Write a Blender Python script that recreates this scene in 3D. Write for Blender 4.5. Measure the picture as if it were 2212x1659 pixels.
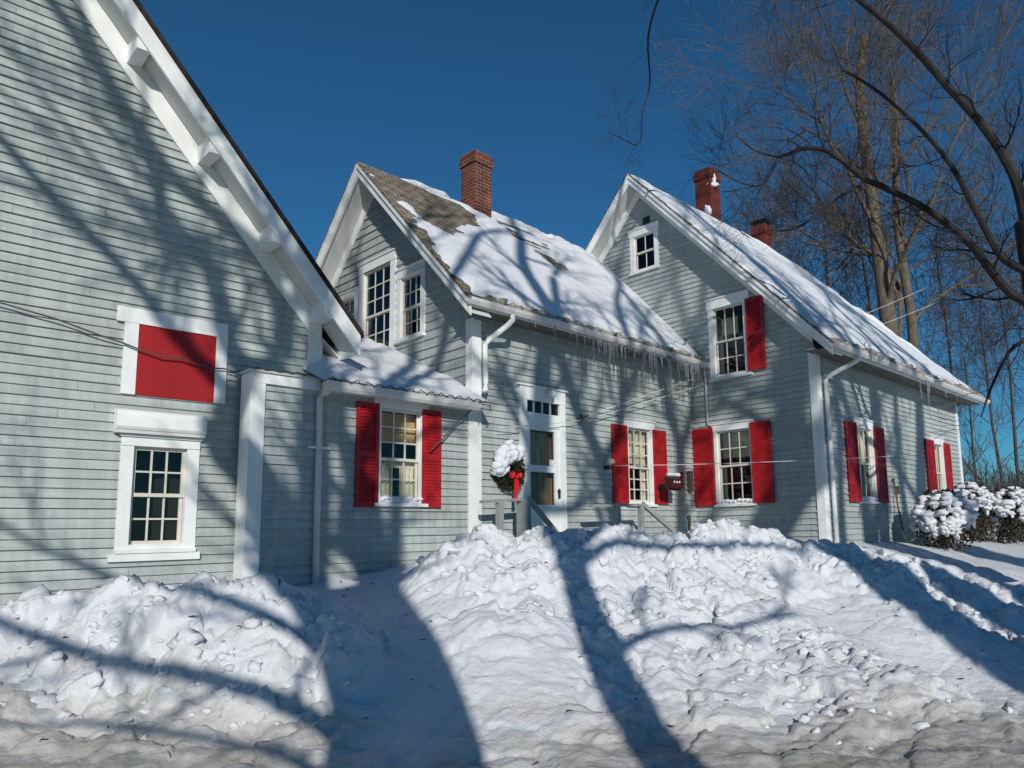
import bpy, bmesh, math, random
import numpy as np
from mathutils import Vector, Matrix, noise

# ------------------------------------------------------------------ clear
for o in list(bpy.data.objects): bpy.data.objects.remove(o)
SC = bpy.context.scene
COL = SC.collection
R = math.radians

# ------------------------------------------------------------------ camera
FV, PITCH, ROLL, CX, CY = 1591.176, R(7.8614), R(-1.24512), 1265.927, 931.552   # in units of a 2212 x 1659 picture
CZ = 1.6
fw = np.array([0, math.cos(PITCH), math.sin(PITCH)])
r0 = np.array([1.0, 0, 0]); u0 = np.cross(r0, fw)
cr = r0 * math.cos(ROLL) + u0 * math.sin(ROLL); cu = -r0 * math.sin(ROLL) + u0 * math.cos(ROLL)
camd = bpy.data.cameras.new('camera'); cam = bpy.data.objects.new('camera', camd); COL.objects.link(cam)
M = Matrix.Identity(4)
for i in range(3): M[i][0] = cr[i]; M[i][1] = cu[i]; M[i][2] = -fw[i]
M[2][3] = CZ
cam.matrix_world = M
camd.sensor_width = 36; camd.lens = FV / 2212 * 36
camd.shift_x = (1106 - CX) / 2212; camd.shift_y = (CY - 829.5) / 2212
camd.clip_start = 0.05; camd.clip_end = 3000
SC.camera = cam

# ------------------------------------------------------------------ light
SUN_AZ, SUN_EL = R(-13), R(23)          # direction the light travels (from +Y, clockwise), and its height
T = np.array([math.sin(SUN_AZ) * math.cos(SUN_EL), math.cos(SUN_AZ) * math.cos(SUN_EL), -math.sin(SUN_EL)])
w = bpy.data.worlds.new('World'); SC.world = w; w.use_nodes = True
nt = w.node_tree; nt.nodes.clear()
sky = nt.nodes.new('ShaderNodeTexSky'); sky.sky_type = 'NISHITA'; sky.sun_disc = False
sky.sun_elevation = SUN_EL; sky.sun_rotation = R(167); sky.altitude = 300
sky.air_density = 1.0; sky.dust_density = 0.0; sky.ozone_density = 4.0
bg = nt.nodes.new('ShaderNodeBackground'); bg.inputs['Strength'].default_value = 0.085
ow = nt.nodes.new('ShaderNodeOutputWorld')
tint = nt.nodes.new('ShaderNodeMix'); tint.data_type = 'RGBA'; tint.blend_type = 'MULTIPLY'; tint.inputs[0].default_value = 1; tint.inputs[7].default_value = (0.35, 0.90, 1.12, 1)   # the deep polarised blue of the winter sky
nt.links.new(sky.outputs[0], tint.inputs[6]); nt.links.new(tint.outputs[2], bg.inputs[0]); nt.links.new(bg.outputs[0], ow.inputs[0])
sund = bpy.data.lights.new('sun', 'SUN'); sund.energy = 5.0; sund.angle = R(0.45); sund.color = (1.0, 0.95, 0.87)
sun = bpy.data.objects.new('sun', sund); COL.objects.link(sun)
sun.rotation_euler = Vector(T).to_track_quat('-Z', 'Y').to_euler(); sun.location = (6, -30, 20)
SC.view_settings.view_transform = 'Standard'; SC.view_settings.look = 'None'
SC.view_settings.gamma = 1; SC.view_settings.use_curve_mapping = False
SC.view_settings.exposure = -0.48
SC.render.engine = 'CYCLES'

def ray(px, py):
    return fw + cr * (px - CX) / FV - cu * (py - CY) / FV
def at(px, py, Y):
    "point of the world seen at that place of a 2212-wide picture, Y metres in front"
    d = ray(px, py); d = d * Y / d[1]
    return np.array([d[0], d[1], d[2] + CZ])

# ------------------------------------------------------------------ materials
def mat(name, col, rough=0.6, spec=0.5, var=0.0, vscale=4.0, bump=0.0, bscale=30.0, col2=None, metal=0.0, coord='Object', stretch=None):
    m = bpy.data.materials.new(name); m.use_nodes = True
    n = m.node_tree; b = n.nodes['Principled BSDF']
    b.inputs['Base Color'].default_value = (*col, 1); b.inputs['Roughness'].default_value = rough
    b.inputs['Specular IOR Level'].default_value = spec; b.inputs['Metallic'].default_value = metal
    tc = n.nodes.new('ShaderNodeTexCoord'); src = tc.outputs[coord]
    if stretch:
        mp = n.nodes.new('ShaderNodeMapping'); mp.inputs['Scale'].default_value = stretch
        n.links.new(src, mp.inputs[0]); src = mp.outputs[0]
    if var or col2:
        tx = n.nodes.new('ShaderNodeTexNoise'); tx.inputs['Scale'].default_value = vscale; tx.inputs['Detail'].default_value = 6
        n.links.new(src, tx.inputs[0])
        rp = n.nodes.new('ShaderNodeValToRGB'); rp.color_ramp.elements[0].position = 0.3; rp.color_ramp.elements[1].position = 0.7
        c2 = col2 or tuple(c * (1 + var) for c in col); c1 = col if col2 else tuple(c * (1 - var) for c in col)
        rp.color_ramp.elements[0].color = (*c1, 1); rp.color_ramp.elements[1].color = (*c2, 1)
        n.links.new(tx.outputs[0], rp.inputs[0]); n.links.new(rp.outputs[0], b.inputs['Base Color'])
    if bump:
        t2 = n.nodes.new('ShaderNodeTexNoise'); t2.inputs['Scale'].default_value = bscale; t2.inputs['Detail'].default_value = 5
        n.links.new(src, t2.inputs[0])
        bp = n.nodes.new('ShaderNodeBump'); bp.inputs['Strength'].default_value = bump; bp.inputs['Distance'].default_value = 0.02
        n.links.new(t2.outputs[0], bp.inputs['Height']); n.links.new(bp.outputs[0], b.inputs['Normal'])
    return m

def siding_mat(name, col):
    m = mat(name, col, 0.62, 0.35)
    n = m.node_tree; b = n.nodes['Principled BSDF']
    uv = n.nodes.new('ShaderNodeUVMap')
    def ramp(src, a, c, p0, p1):
        rp = n.nodes.new('ShaderNodeValToRGB'); e = rp.color_ramp.elements
        e[0].position = p0; e[1].position = p1; e[0].color = (a, a, a, 1); e[1].color = (c, c, c, 1)
        n.links.new(src, rp.inputs[0]); return rp.outputs[0]
    def nz(sc, st, det=5):
        mp = n.nodes.new('ShaderNodeMapping'); mp.inputs['Scale'].default_value = st; n.links.new(uv.outputs[0], mp.inputs[0])
        t = n.nodes.new('ShaderNodeTexNoise'); t.inputs['Scale'].default_value = sc; t.inputs['Detail'].default_value = det
        n.links.new(mp.outputs[0], t.inputs[0]); return t.outputs[0]
    a = ramp(nz(1.0, (0.6, 9.0, 1)), 0.84, 1.08, 0.3, 0.7)          # board to board
    s = ramp(nz(3.0, (4.0, 0.35, 1)), 0.86, 1.06, 0.32, 0.62)      # rain streaks
    g = ramp(nz(0.8, (1, 1, 1)), 0.88, 1.07, 0.3, 0.7)
    mx = n.nodes.new('ShaderNodeMix'); mx.data_type = 'RGBA'; mx.blend_type = 'MULTIPLY'; mx.inputs[0].default_value = 1
    n.links.new(a, mx.inputs[6]); n.links.new(s, mx.inputs[7])
    m2 = n.nodes.new('ShaderNodeMix'); m2.data_type = 'RGBA'; m2.blend_type = 'MULTIPLY'; m2.inputs[0].default_value = 1
    n.links.new(mx.outputs[2], m2.inputs[6]); n.links.new(g, m2.inputs[7])
    m3 = n.nodes.new('ShaderNodeMix'); m3.data_type = 'RGBA'; m3.blend_type = 'MULTIPLY'; m3.inputs[0].default_value = 1
    m3.inputs[6].default_value = (*col, 1); n.links.new(m2.outputs[2], m3.inputs[7])
    n.links.new(m3.outputs[2], b.inputs['Base Color'])
    bp = n.nodes.new('ShaderNodeBump'); bp.inputs['Strength'].default_value = 0.25; bp.inputs['Distance'].default_value = 0.006
    n.links.new(nz(12, (0.5, 6, 1)), bp.inputs['Height']); n.links.new(bp.outputs[0], b.inputs['Normal'])
    return m

def brick_mat(name, c1, c2, mortar, bw, rh, ms, stain=None, bias=0.0, bumpd=0.008):
    m = mat(name, c1, 0.85, 0.2)
    n = m.node_tree; b = n.nodes['Principled BSDF']
    uv = n.nodes.new('ShaderNodeUVMap')
    br = n.nodes.new('ShaderNodeTexBrick'); br.inputs['Scale'].default_value = 1
    br.inputs['Brick Width'].default_value = bw; br.inputs['Row Height'].default_value = rh
    br.inputs['Mortar Size'].default_value = ms; br.inputs['Mortar Smooth'].default_value = 0.3; br.inputs['Bias'].default_value = bias
    br.inputs['Color1'].default_value = (*c1, 1); br.inputs['Color2'].default_value = (*c2, 1); br.inputs['Mortar'].default_value = (*mortar, 1)
    n.links.new(uv.outputs[0], br.inputs[0])
    t = n.nodes.new('ShaderNodeTexNoise'); t.inputs['Scale'].default_value = 3.5; t.inputs['Detail'].default_value = 6; n.links.new(uv.outputs[0], t.inputs[0])
    rp = n.nodes.new('ShaderNodeValToRGB'); rp.color_ramp.elements[0].position = 0.35; rp.color_ramp.elements[1].position = 0.7
    rp.color_ramp.elements[0].color = (0.6, 0.6, 0.6, 1); rp.color_ramp.elements[1].color = (1.25, 1.25, 1.25, 1); n.links.new(t.outputs[0], rp.inputs[0])
    mx = n.nodes.new('ShaderNodeMix'); mx.data_type = 'RGBA'; mx.blend_type = 'MULTIPLY'; mx.inputs[0].default_value = 0.8
    n.links.new(br.outputs[0], mx.inputs[6]); n.links.new(rp.outputs[0], mx.inputs[7]); n.links.new(mx.outputs[2], b.inputs['Base Color'])
    bp = n.nodes.new('ShaderNodeBump'); bp.invert = True; bp.inputs['Strength'].default_value = 0.8; bp.inputs['Distance'].default_value = bumpd
    n.links.new(br.outputs['Fac'], bp.inputs['Height']); n.links.new(bp.outputs[0], b.inputs['Normal'])
    return m

def glass_mat():
    m = bpy.data.materials.new('window_glass'); m.use_nodes = True; n = m.node_tree; n.nodes.clear()
    o = n.nodes.new('ShaderNodeOutputMaterial'); mx = n.nodes.new('ShaderNodeMixShader')
    t = n.nodes.new('ShaderNodeBsdfTransparent'); t.inputs[0].default_value = (0.93, 0.94, 0.92, 1)
    g = n.nodes.new('ShaderNodeBsdfGlossy'); g.inputs['Roughness'].default_value = 0.03; g.inputs[0].default_value = (1, 1, 1, 1)
    tc = n.nodes.new('ShaderNodeTexCoord'); tx = n.nodes.new('ShaderNodeTexNoise'); tx.inputs['Scale'].default_value = 1.8
    n.links.new(tc.outputs['Object'], tx.inputs[0]); bp = n.nodes.new('ShaderNodeBump'); bp.inputs['Strength'].default_value = 0.15; bp.inputs['Distance'].default_value = 0.05
    n.links.new(tx.outputs[0], bp.inputs['Height']); n.links.new(bp.outputs[0], g.inputs['Normal'])
    fr = n.nodes.new('ShaderNodeFresnel'); fr.inputs[0].default_value = 1.5
    n.links.new(fr.outputs[0], mx.inputs[0]); n.links.new(t.outputs[0], mx.inputs[1]); n.links.new(g.outputs[0], mx.inputs[2]); n.links.new(mx.outputs[0], o.inputs[0])
    return m

def snow_mat(name, dirty=False, col=(0.72, 0.745, 0.79), bumpd=0.03):
    m = mat(name, col, 0.75, 0.25); n = m.node_tree; b = n.nodes['Principled BSDF']
    tc = n.nodes.new('ShaderNodeTexCoord'); P = tc.outputs['Object']
    def nz(sc, det=8, st=None, rough=0.6):
        s = P
        if st: mp = n.nodes.new('ShaderNodeMapping'); mp.inputs['Scale'].default_value = st; n.links.new(P, mp.inputs[0]); s = mp.outputs[0]
        t = n.nodes.new('ShaderNodeTexNoise'); t.inputs['Scale'].default_value = sc; t.inputs['Detail'].default_value = det; t.inputs['Roughness'].default_value = rough
        n.links.new(s, t.inputs[0]); return t.outputs[0]
    bp = n.nodes.new('ShaderNodeBump'); bp.inputs['Strength'].default_value = 0.75; bp.inputs['Distance'].default_value = bumpd
    n.links.new(nz(16, 10, None, 0.72), bp.inputs['Height']); n.links.new(bp.outputs[0], b.inputs['Normal'])
    if dirty:
        at_ = n.nodes.new('ShaderNodeAttribute'); at_.attribute_name = 'dirt'
        a = nz(2.2, 8, (0.55, 2.2, 1)); c = nz(9, 6)
        ad = n.nodes.new('ShaderNodeMath'); ad.operation = 'MULTIPLY_ADD'; n.links.new(a, ad.inputs[0]); ad.inputs[1].default_value = 0.9; n.links.new(at_.outputs['Fac'], ad.inputs[2])
        a2 = n.nodes.new('ShaderNodeMath'); a2.operation = 'MULTIPLY_ADD'; n.links.new(c, a2.inputs[0]); a2.inputs[1].default_value = 0.35; n.links.new(ad.outputs[0], a2.inputs[2])
        rp = n.nodes.new('ShaderNodeValToRGB'); e = rp.color_ramp.elements
        e[0].position = 0.86; e[0].color = (*col, 1); e[1].position = 1.45; e[1].color = (0.30, 0.28, 0.245, 1)
        k = e.new(1.0) if False else e.new(0.99); k.color = (0.66, 0.655, 0.64, 1)
        # ramp positions live in 0..1, so scale the value first
        sc = n.nodes.new('ShaderNodeMath'); sc.operation = 'MULTIPLY'; sc.inputs[1].default_value = 0.6; n.links.new(a2.outputs[0], sc.inputs[0])
        e[0].position = 0.42; e[1].position = 0.54; e[2].position = 0.80
        n.links.new(sc.outputs[0], rp.inputs[0]); n.links.new(rp.outputs[0], b.inputs['Base Color'])
    return m

MT = {
 'siding': siding_mat('grey_clapboard_paint', (0.415, 0.46, 0.45)),
 'white': mat('white_trim_paint', (0.78, 0.80, 0.79), 0.5, 0.4, var=0.07, vscale=3, bump=0.12, bscale=12),
 'shade_soffit': mat('grey_soffit_painted_shade', (0.16, 0.165, 0.15), 0.7, 0.2, var=0.1),  # grey soffit, its colour darkened to paint in the deep shade under the eaves
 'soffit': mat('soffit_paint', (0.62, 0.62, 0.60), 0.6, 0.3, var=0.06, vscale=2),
 'dull': mat('weathered_white_metal', (0.55, 0.545, 0.52), 0.45, 0.5, col2=(0.66, 0.66, 0.65), vscale=5, bump=0.1, bscale=8),
 'rail': mat('grey_painted_rail', (0.27, 0.29, 0.285), 0.6, 0.3, var=0.15, vscale=6),
 'red': mat('red_shutter_paint', (0.34, 0.011, 0.015), 0.5, 0.35, var=0.3, vscale=6, bump=0.3, bscale=18),
 'redp': mat('red_painted_board', (0.33, 0.012, 0.016), 0.55, 0.3, var=0.14, vscale=1.6, bump=0.15, bscale=30, stretch=(1, 1, 0.3)),
 'sash': mat('cream_sash_paint', (0.62, 0.60, 0.53), 0.5, 0.4, var=0.08, vscale=8),
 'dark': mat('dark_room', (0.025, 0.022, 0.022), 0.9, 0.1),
 'brownroom': mat('brown_wood_panelling', (0.20, 0.14, 0.08), 0.6, 0.2, var=0.4, vscale=2, stretch=(8, 8, 0.4)),
 'curtain': mat('cream_curtain_cloth', (0.82, 0.77, 0.60), 0.9, 0.1, var=0.08, vscale=4),
 'shade': mat('tan_roller_shade', (0.78, 0.52, 0.22), 0.8, 0.1, var=0.1, vscale=3),
 'brick': brick_mat('red_brick', (0.20, 0.052, 0.03), (0.12, 0.035, 0.025), (0.24, 0.18, 0.14), 0.21, 0.075, 0.010),
 'brick2': brick_mat('dark_red_brick', (0.17, 0.032, 0.024), (0.11, 0.025, 0.02), (0.12, 0.05, 0.04), 0.21, 0.075, 0.007),
 'shingle': brick_mat('weathered_shingles', (0.30, 0.255, 0.19), (0.20, 0.17, 0.13), (0.05, 0.042, 0.033), 0.23, 0.13, 0.012, bumpd=0.02),
 'edge': mat('dark_shingle_edge', (0.035, 0.028, 0.024), 0.9, 0.1, var=0.3, vscale=20, bump=0.5),
 'snow': snow_mat('roof_snow'), 'gsnow': snow_mat('ground_snow', True, bumpd=0.035),
 'dice': mat('dirty_eave_ice', (0.55, 0.52, 0.46), 0.35, 0.5, col2=(0.16, 0.13, 0.09), vscale=6, bump=0.8, bscale=25),
 'bark': mat('tree_bark', (0.085, 0.068, 0.053), 0.9, 0.1, col2=(0.19, 0.15, 0.11), vscale=5, bump=0.9, bscale=14, stretch=(3, 3, 0.6)),
 'bark2': mat('grey_bark', (0.055, 0.047, 0.043), 0.9, 0.1, col2=(0.10, 0.085, 0.075), vscale=3),
 'darkbark': mat('dark_wet_bark', (0.035, 0.03, 0.03), 0.85, 0.2, var=0.3, vscale=6),
 'needle': mat('evergreen_leaves', (0.014, 0.028, 0.016), 0.7, 0.2, col2=(0.05, 0.06, 0.025), vscale=12),
 'shrub': mat('shrub_twigs', (0.04, 0.042, 0.03), 0.9, 0.1, col2=(0.07, 0.055, 0.035), vscale=8),
 'bow': mat('red_ribbon', (0.55, 0.012, 0.015), 0.4, 0.4),
 'wire': mat('pale_wire', (0.72, 0.73, 0.73), 0.5, 0.4), 'cord': mat('brown_cord', (0.09, 0.075, 0.06), 0.7, 0.3),
 'black': mat('black_metal', (0.02, 0.02, 0.02), 0.4, 0.5), 'dred': mat('dark_red_box', (0.055, 0.01, 0.01), 0.4, 0.5),
 'lamp': mat('milky_glass_globe', (0.75, 0.74, 0.70), 0.25, 0.5), 'yglass': mat('yellowed_glass', (0.80, 0.76, 0.48), 0.3, 0.5),
 'blade': mat('cream_plastic_blade', (0.58, 0.52, 0.36), 0.5, 0.4, var=0.1), 'wood': mat('brown_wood', (0.13, 0.07, 0.04), 0.6, 0.3),
 'oldcurtain': mat('olive_curtain_cloth', (0.42, 0.36, 0.19), 0.9, 0.1, var=0.3, vscale=3, stretch=(8, 8, 0.6)),
 'paper': mat('white_paper', (0.7, 0.7, 0.68), 0.8, 0.1),
 'wall2': mat('back_wall_paint', (0.30, 0.31, 0.30), 0.8, 0.2),
}
MT['glass'] = glass_mat()
ice = bpy.data.materials.new('clear_ice'); ice.use_nodes = True
ib = ice.node_tree.nodes['Principled BSDF']; ib.inputs['Base Color'].default_value = (0.80, 0.84, 0.86, 1); ib.inputs['Roughness'].default_value = 0.12
ib.inputs['Transmission Weight'].default_value = 0.88; ib.inputs['IOR'].default_value = 1.31
MT['ice'] = ice

# ------------------------------------------------------------------ mesh builder
class MB:
    def __init__(s): s.v = []; s.f = []
    def add(s, pts, faces):
        b = len(s.v); s.v += [tuple(map(float, p)) for p in pts]; s.f += [tuple(b + i for i in f) for f in faces]
    def quad(s, a, b, c, d): s.add([a, b, c, d], [(0, 1, 2, 3)])
    def hexa(s, p):  # 8 points: bottom 4 (ccw) then top 4
        s.add(p, [(0, 3, 2, 1), (4, 5, 6, 7), (0, 1, 5, 4), (1, 2, 6, 5), (2, 3, 7, 6), (3, 0, 4, 7)])
    def box(s, F, a0, a1, o0, o1, z0, z1):
        s.hexa([F(a0, o0, z0), F(a1, o0, z0), F(a1, o1, z0), F(a0, o1, z0), F(a0, o0, z1), F(a1, o0, z1), F(a1, o1, z1), F(a0, o1, z1)])
    def prism(s, F, poly, o0, o1):  # poly in (a,z)
        n = len(poly)
        s.add([F(a, o0, z) for a, z in poly] + [F(a, o1, z) for a, z in poly],
              [tuple(range(n)), tuple(range(2 * n - 1, n - 1, -1))] + [(i, (i + 1) % n, n + (i + 1) % n, n + i) for i in range(n)])
    def tube(s, pts, rad, n=8, cap=True):
        pts = [np.array(p, float) for p in pts]; m = len(pts)
        if not hasattr(rad, '__len__'): rad = [rad] * m
        b = len(s.v); up = np.array([0.13, 0.21, 0.97])
        for i in range(m):
            t = pts[min(i + 1, m - 1)] - pts[max(i - 1, 0)]; L = np.linalg.norm(t); t = t / L if L > 1e-9 else np.array([0, 0, 1.0])
            x = np.cross(t, up); lx = np.linalg.norm(x)
            if lx < 0.15: x = np.cross(t, [1, 0, 0]); lx = np.linalg.norm(x)
            x /= lx; y = np.cross(t, x)
            for k in range(n):
                a = 2 * math.pi * k / n; q = pts[i] + (x * math.cos(a) + y * math.sin(a)) * rad[i]; s.v.append((float(q[0]), float(q[1]), float(q[2])))
        for i in range(m - 1):
            for k in range(n):
                s.f.append((b + i * n + k, b + i * n + (k + 1) % n, b + (i + 1) * n + (k + 1) % n, b + (i + 1) * n + k))
        if cap: s.f.append(tuple(b + k for k in range(n))[::-1]); s.f.append(tuple(b + (m - 1) * n + k for k in range(n)))
    def lump(s, c, r, seed=0, sub=2, sq=(1, 1, 1), amp=0.35):
        bm = bmesh.new(); bmesh.ops.create_icosphere(bm, subdivisions=sub, radius=1)
        b = len(s.v); off = Vector((seed * 7.13, seed * 3.7, seed * 1.9))
        for v in bm.verts:
            k = 1 + amp * noise.noise(v.co * 1.6 + off) + amp * 0.5 * noise.noise(v.co * 3.7 + off)
            s.v.append((c[0] + v.co.x * k * r * sq[0], c[1] + v.co.y * k * r * sq[1], c[2] + v.co.z * k * r * sq[2]))
        for f in bm.faces: s.f.append(tuple(b + v.index for v in f.verts))
        bm.free()
    def build(s, name, m, parent=None, smooth=False, loc=None, fixn=True, uv=True):
        base = Vector(loc) if loc is not None else (parent_loc(parent) if parent else Vector((0, 0, 0)))
        me = bpy.data.meshes.new(name)
        me.from_pydata([(x - base.x, y - base.y, z - base.z) for x, y, z in s.v], [], s.f)
        if fixn:
            bm = bmesh.new(); bm.from_mesh(me); bmesh.ops.recalc_face_normals(bm, faces=bm.faces); bm.to_mesh(me); bm.free()
        if smooth: me.polygons.foreach_set('use_smooth', [True] * len(me.polygons))
        me.materials.append(MT[m] if isinstance(m, str) else m)
        if uv:
            ul = me.uv_layers.new(name='UVMap'); dat = ul.data; vs = me.vertices
            for p in me.polygons:
                nn = p.normal; h = math.hypot(nn.x, nn.y)
                if h > 0.05: tx, ty = -nn.y / h, nn.x / h
                else: tx, ty = 1.0, 0.0
                if tx < 0: tx, ty = -tx, -ty
                t = Vector((tx, ty, 0)); bi = nn.cross(t)
                if bi.z < 0: bi = -bi
                for li in p.loop_indices:
                    c = vs[me.loops[li].vertex_index].co + base; dat[li].uv = (c.dot(t), c.dot(bi) if h > 0.05 else c.y)
        ob = bpy.data.objects.new(name, me); COL.objects.link(ob)
        if parent is not None: ob.parent = parent
        else: ob.location = base
        return ob
def parent_loc(p):
    v = Vector((0, 0, 0))
    while p is not None: v += p.location; p = p.parent
    return v
def tag(o, label=None, cat=None, group=None, kind=None):
    if label: o['label'] = label
    if cat: o['category'] = cat
    if group: o['group'] = group
    if kind: o['kind'] = kind
    return o
def thing(name, loc, label, cat, group=None):
    e = bpy.data.objects.new(name, None); COL.objects.link(e); e.location = tuple(map(float, loc)); e.empty_display_size = 0.3
    return tag(e, label, cat, group)

class Fr:
    def __init__(s, O, a, o): s.O = np.array(O, float); s.a = np.array(a, float); s.o = np.array(o, float)
    def __call__(s, a, o, z):
        q = s.O + s.a * a + s.o * o; return (q[0], q[1], z)
    def side(s): return s
def unit(d): d = np.array(d, float); return d / np.linalg.norm(d)

# wall frames: (along, outwards, z)
OB = (-1.76596, 11.3636); dB = (0.67264, 0.73997); gB = (-0.73724, 0.67563)
B_ = Fr(OB, dB, (-gB[0], -gB[1])); Bg = Fr(OB, gB, (-dB[0], -dB[1]))
OK = (-1.67716, 11.28288); dK = (0.67778, 0.73526); gK = (-0.73526, 0.67778)
K_ = Fr(OK, dK, (-gK[0], -gK[1]))
ON = (-1.86215, 11.45104); dN = (0.69538, 0.71865); gN = (-0.71865, 0.69538)
N_ = Fr(ON, dN, (-gN[0], -gN[1])); Ng = Fr(N_(-2.45, 0, 0)[:2], gN, dN)      # Ng: right side wall of the barn, out = +dN
OC = (4.44604, 13.91546); dC = (0.68778, 0.72592); gC = (-0.73869, 0.67404)
C_ = Fr(OC, dC, (-gC[0], -gC[1])); Cg = Fr(OC, gC, (-dC[0], -dC[1]))          # Cg: along from the near corner

# ------------------------------------------------------------------ clapboards
def clap(mb, F, z0, z1, xr, openings=(), ex=0.112, seed=1):
    rnd = random.Random(seed)
    n = int(math.ceil((z1 - z0) / ex))
    for i in range(n):
        zb = z0 + i * ex; zt = min(zb + ex, z1)
        lip = 0.025 + rnd.uniform(-0.004, 0.004)
        joints = []; jx = -14 + rnd.uniform(0, 3)
        while jx < 12: joints.append(jx); jx += rnd.uniform(2.0, 4.2)
        jo = [rnd.uniform(-0.002, 0.004) for _ in range(5)]
        O = lambda z: lip * (1 - (z - zb) / ex) + 0.003
        br = sorted(set([zb, zt] + [z for op in openings for z in (op[2], op[3]) if zb < z < zt]))
        for a, b in zip(br[:-1], br[1:]):
            if b - a < 1e-4: continue
            m = (a + b) / 2
            l0, l1 = xr(a); h0, h1 = xr(b)
            if l1 - l0 < 0.02: continue
            if h1 - h0 < 0.01: c = (l0 + l1) / 2; h0 = c - 0.005; h1 = c + 0.005
            cuts = sorted((op[0], op[1]) for op in openings if op[2] < m < op[3])
            segs = []; c = None
            for u, v in cuts: segs.append((c, u)); c = v
            segs.append((c, None))
            for u, v in segs:
                A0 = l0 if u is None else u; B0 = h0 if u is None else u
                A1 = l1 if v is None else v; B1 = h1 if v is None else v
                if A1 - A0 < 0.005: continue
                js = [j for j in joints if max(A0, B0) + 0.05 < j < min(A1, B1) - 0.05]
                ea = [A0] + js + [A1]; eb = [B0] + js + [B1]
                if js: mb.quad(F(A0, 0.001, a), F(A1, 0.001, a), F(B1, 0.001, b), F(B0, 0.001, b))
                for q in range(len(ea) - 1):
                    g0 = 0.0015 if q else 0; g1 = 0.0015 if q < len(ea) - 2 else 0; k = jo[(q + i) % len(jo)]
                    u0_, u1_, v0_, v1_ = ea[q] + g0, ea[q + 1] - g1, eb[q] + g0, eb[q + 1] - g1
                    mb.quad(F(u0_, O(a) + k, a), F(u1_, O(a) + k, a), F(v1_, O(b), b), F(v0_, O(b), b))
                    if a == zb: mb.quad(F(u0_, 0.0, a), F(u1_, 0.0, a), F(u1_, O(a) + k, a), F(u0_, O(a) + k, a))

def curtain_mb(F, s0, s1, o, z0, z1, waves=7, amp=0.02):
    mb = MB(); n = 26; P = []
    for j, z in enumerate((z0, (z0 + z1) / 2, z1)):
        for i in range(n + 1):
            s = s0 + (s1 - s0) * i / n
            P.append(F(s, o + amp * math.sin(i / n * waves * 2 * math.pi + j * 0.4), z))
    mb.add(P, [(j * (n + 1) + i, j * (n + 1) + i + 1, (j + 1) * (n + 1) + i + 1, (j + 1) * (n + 1) + i) for j in range(2) for i in range(n)])
    return mb

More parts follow.
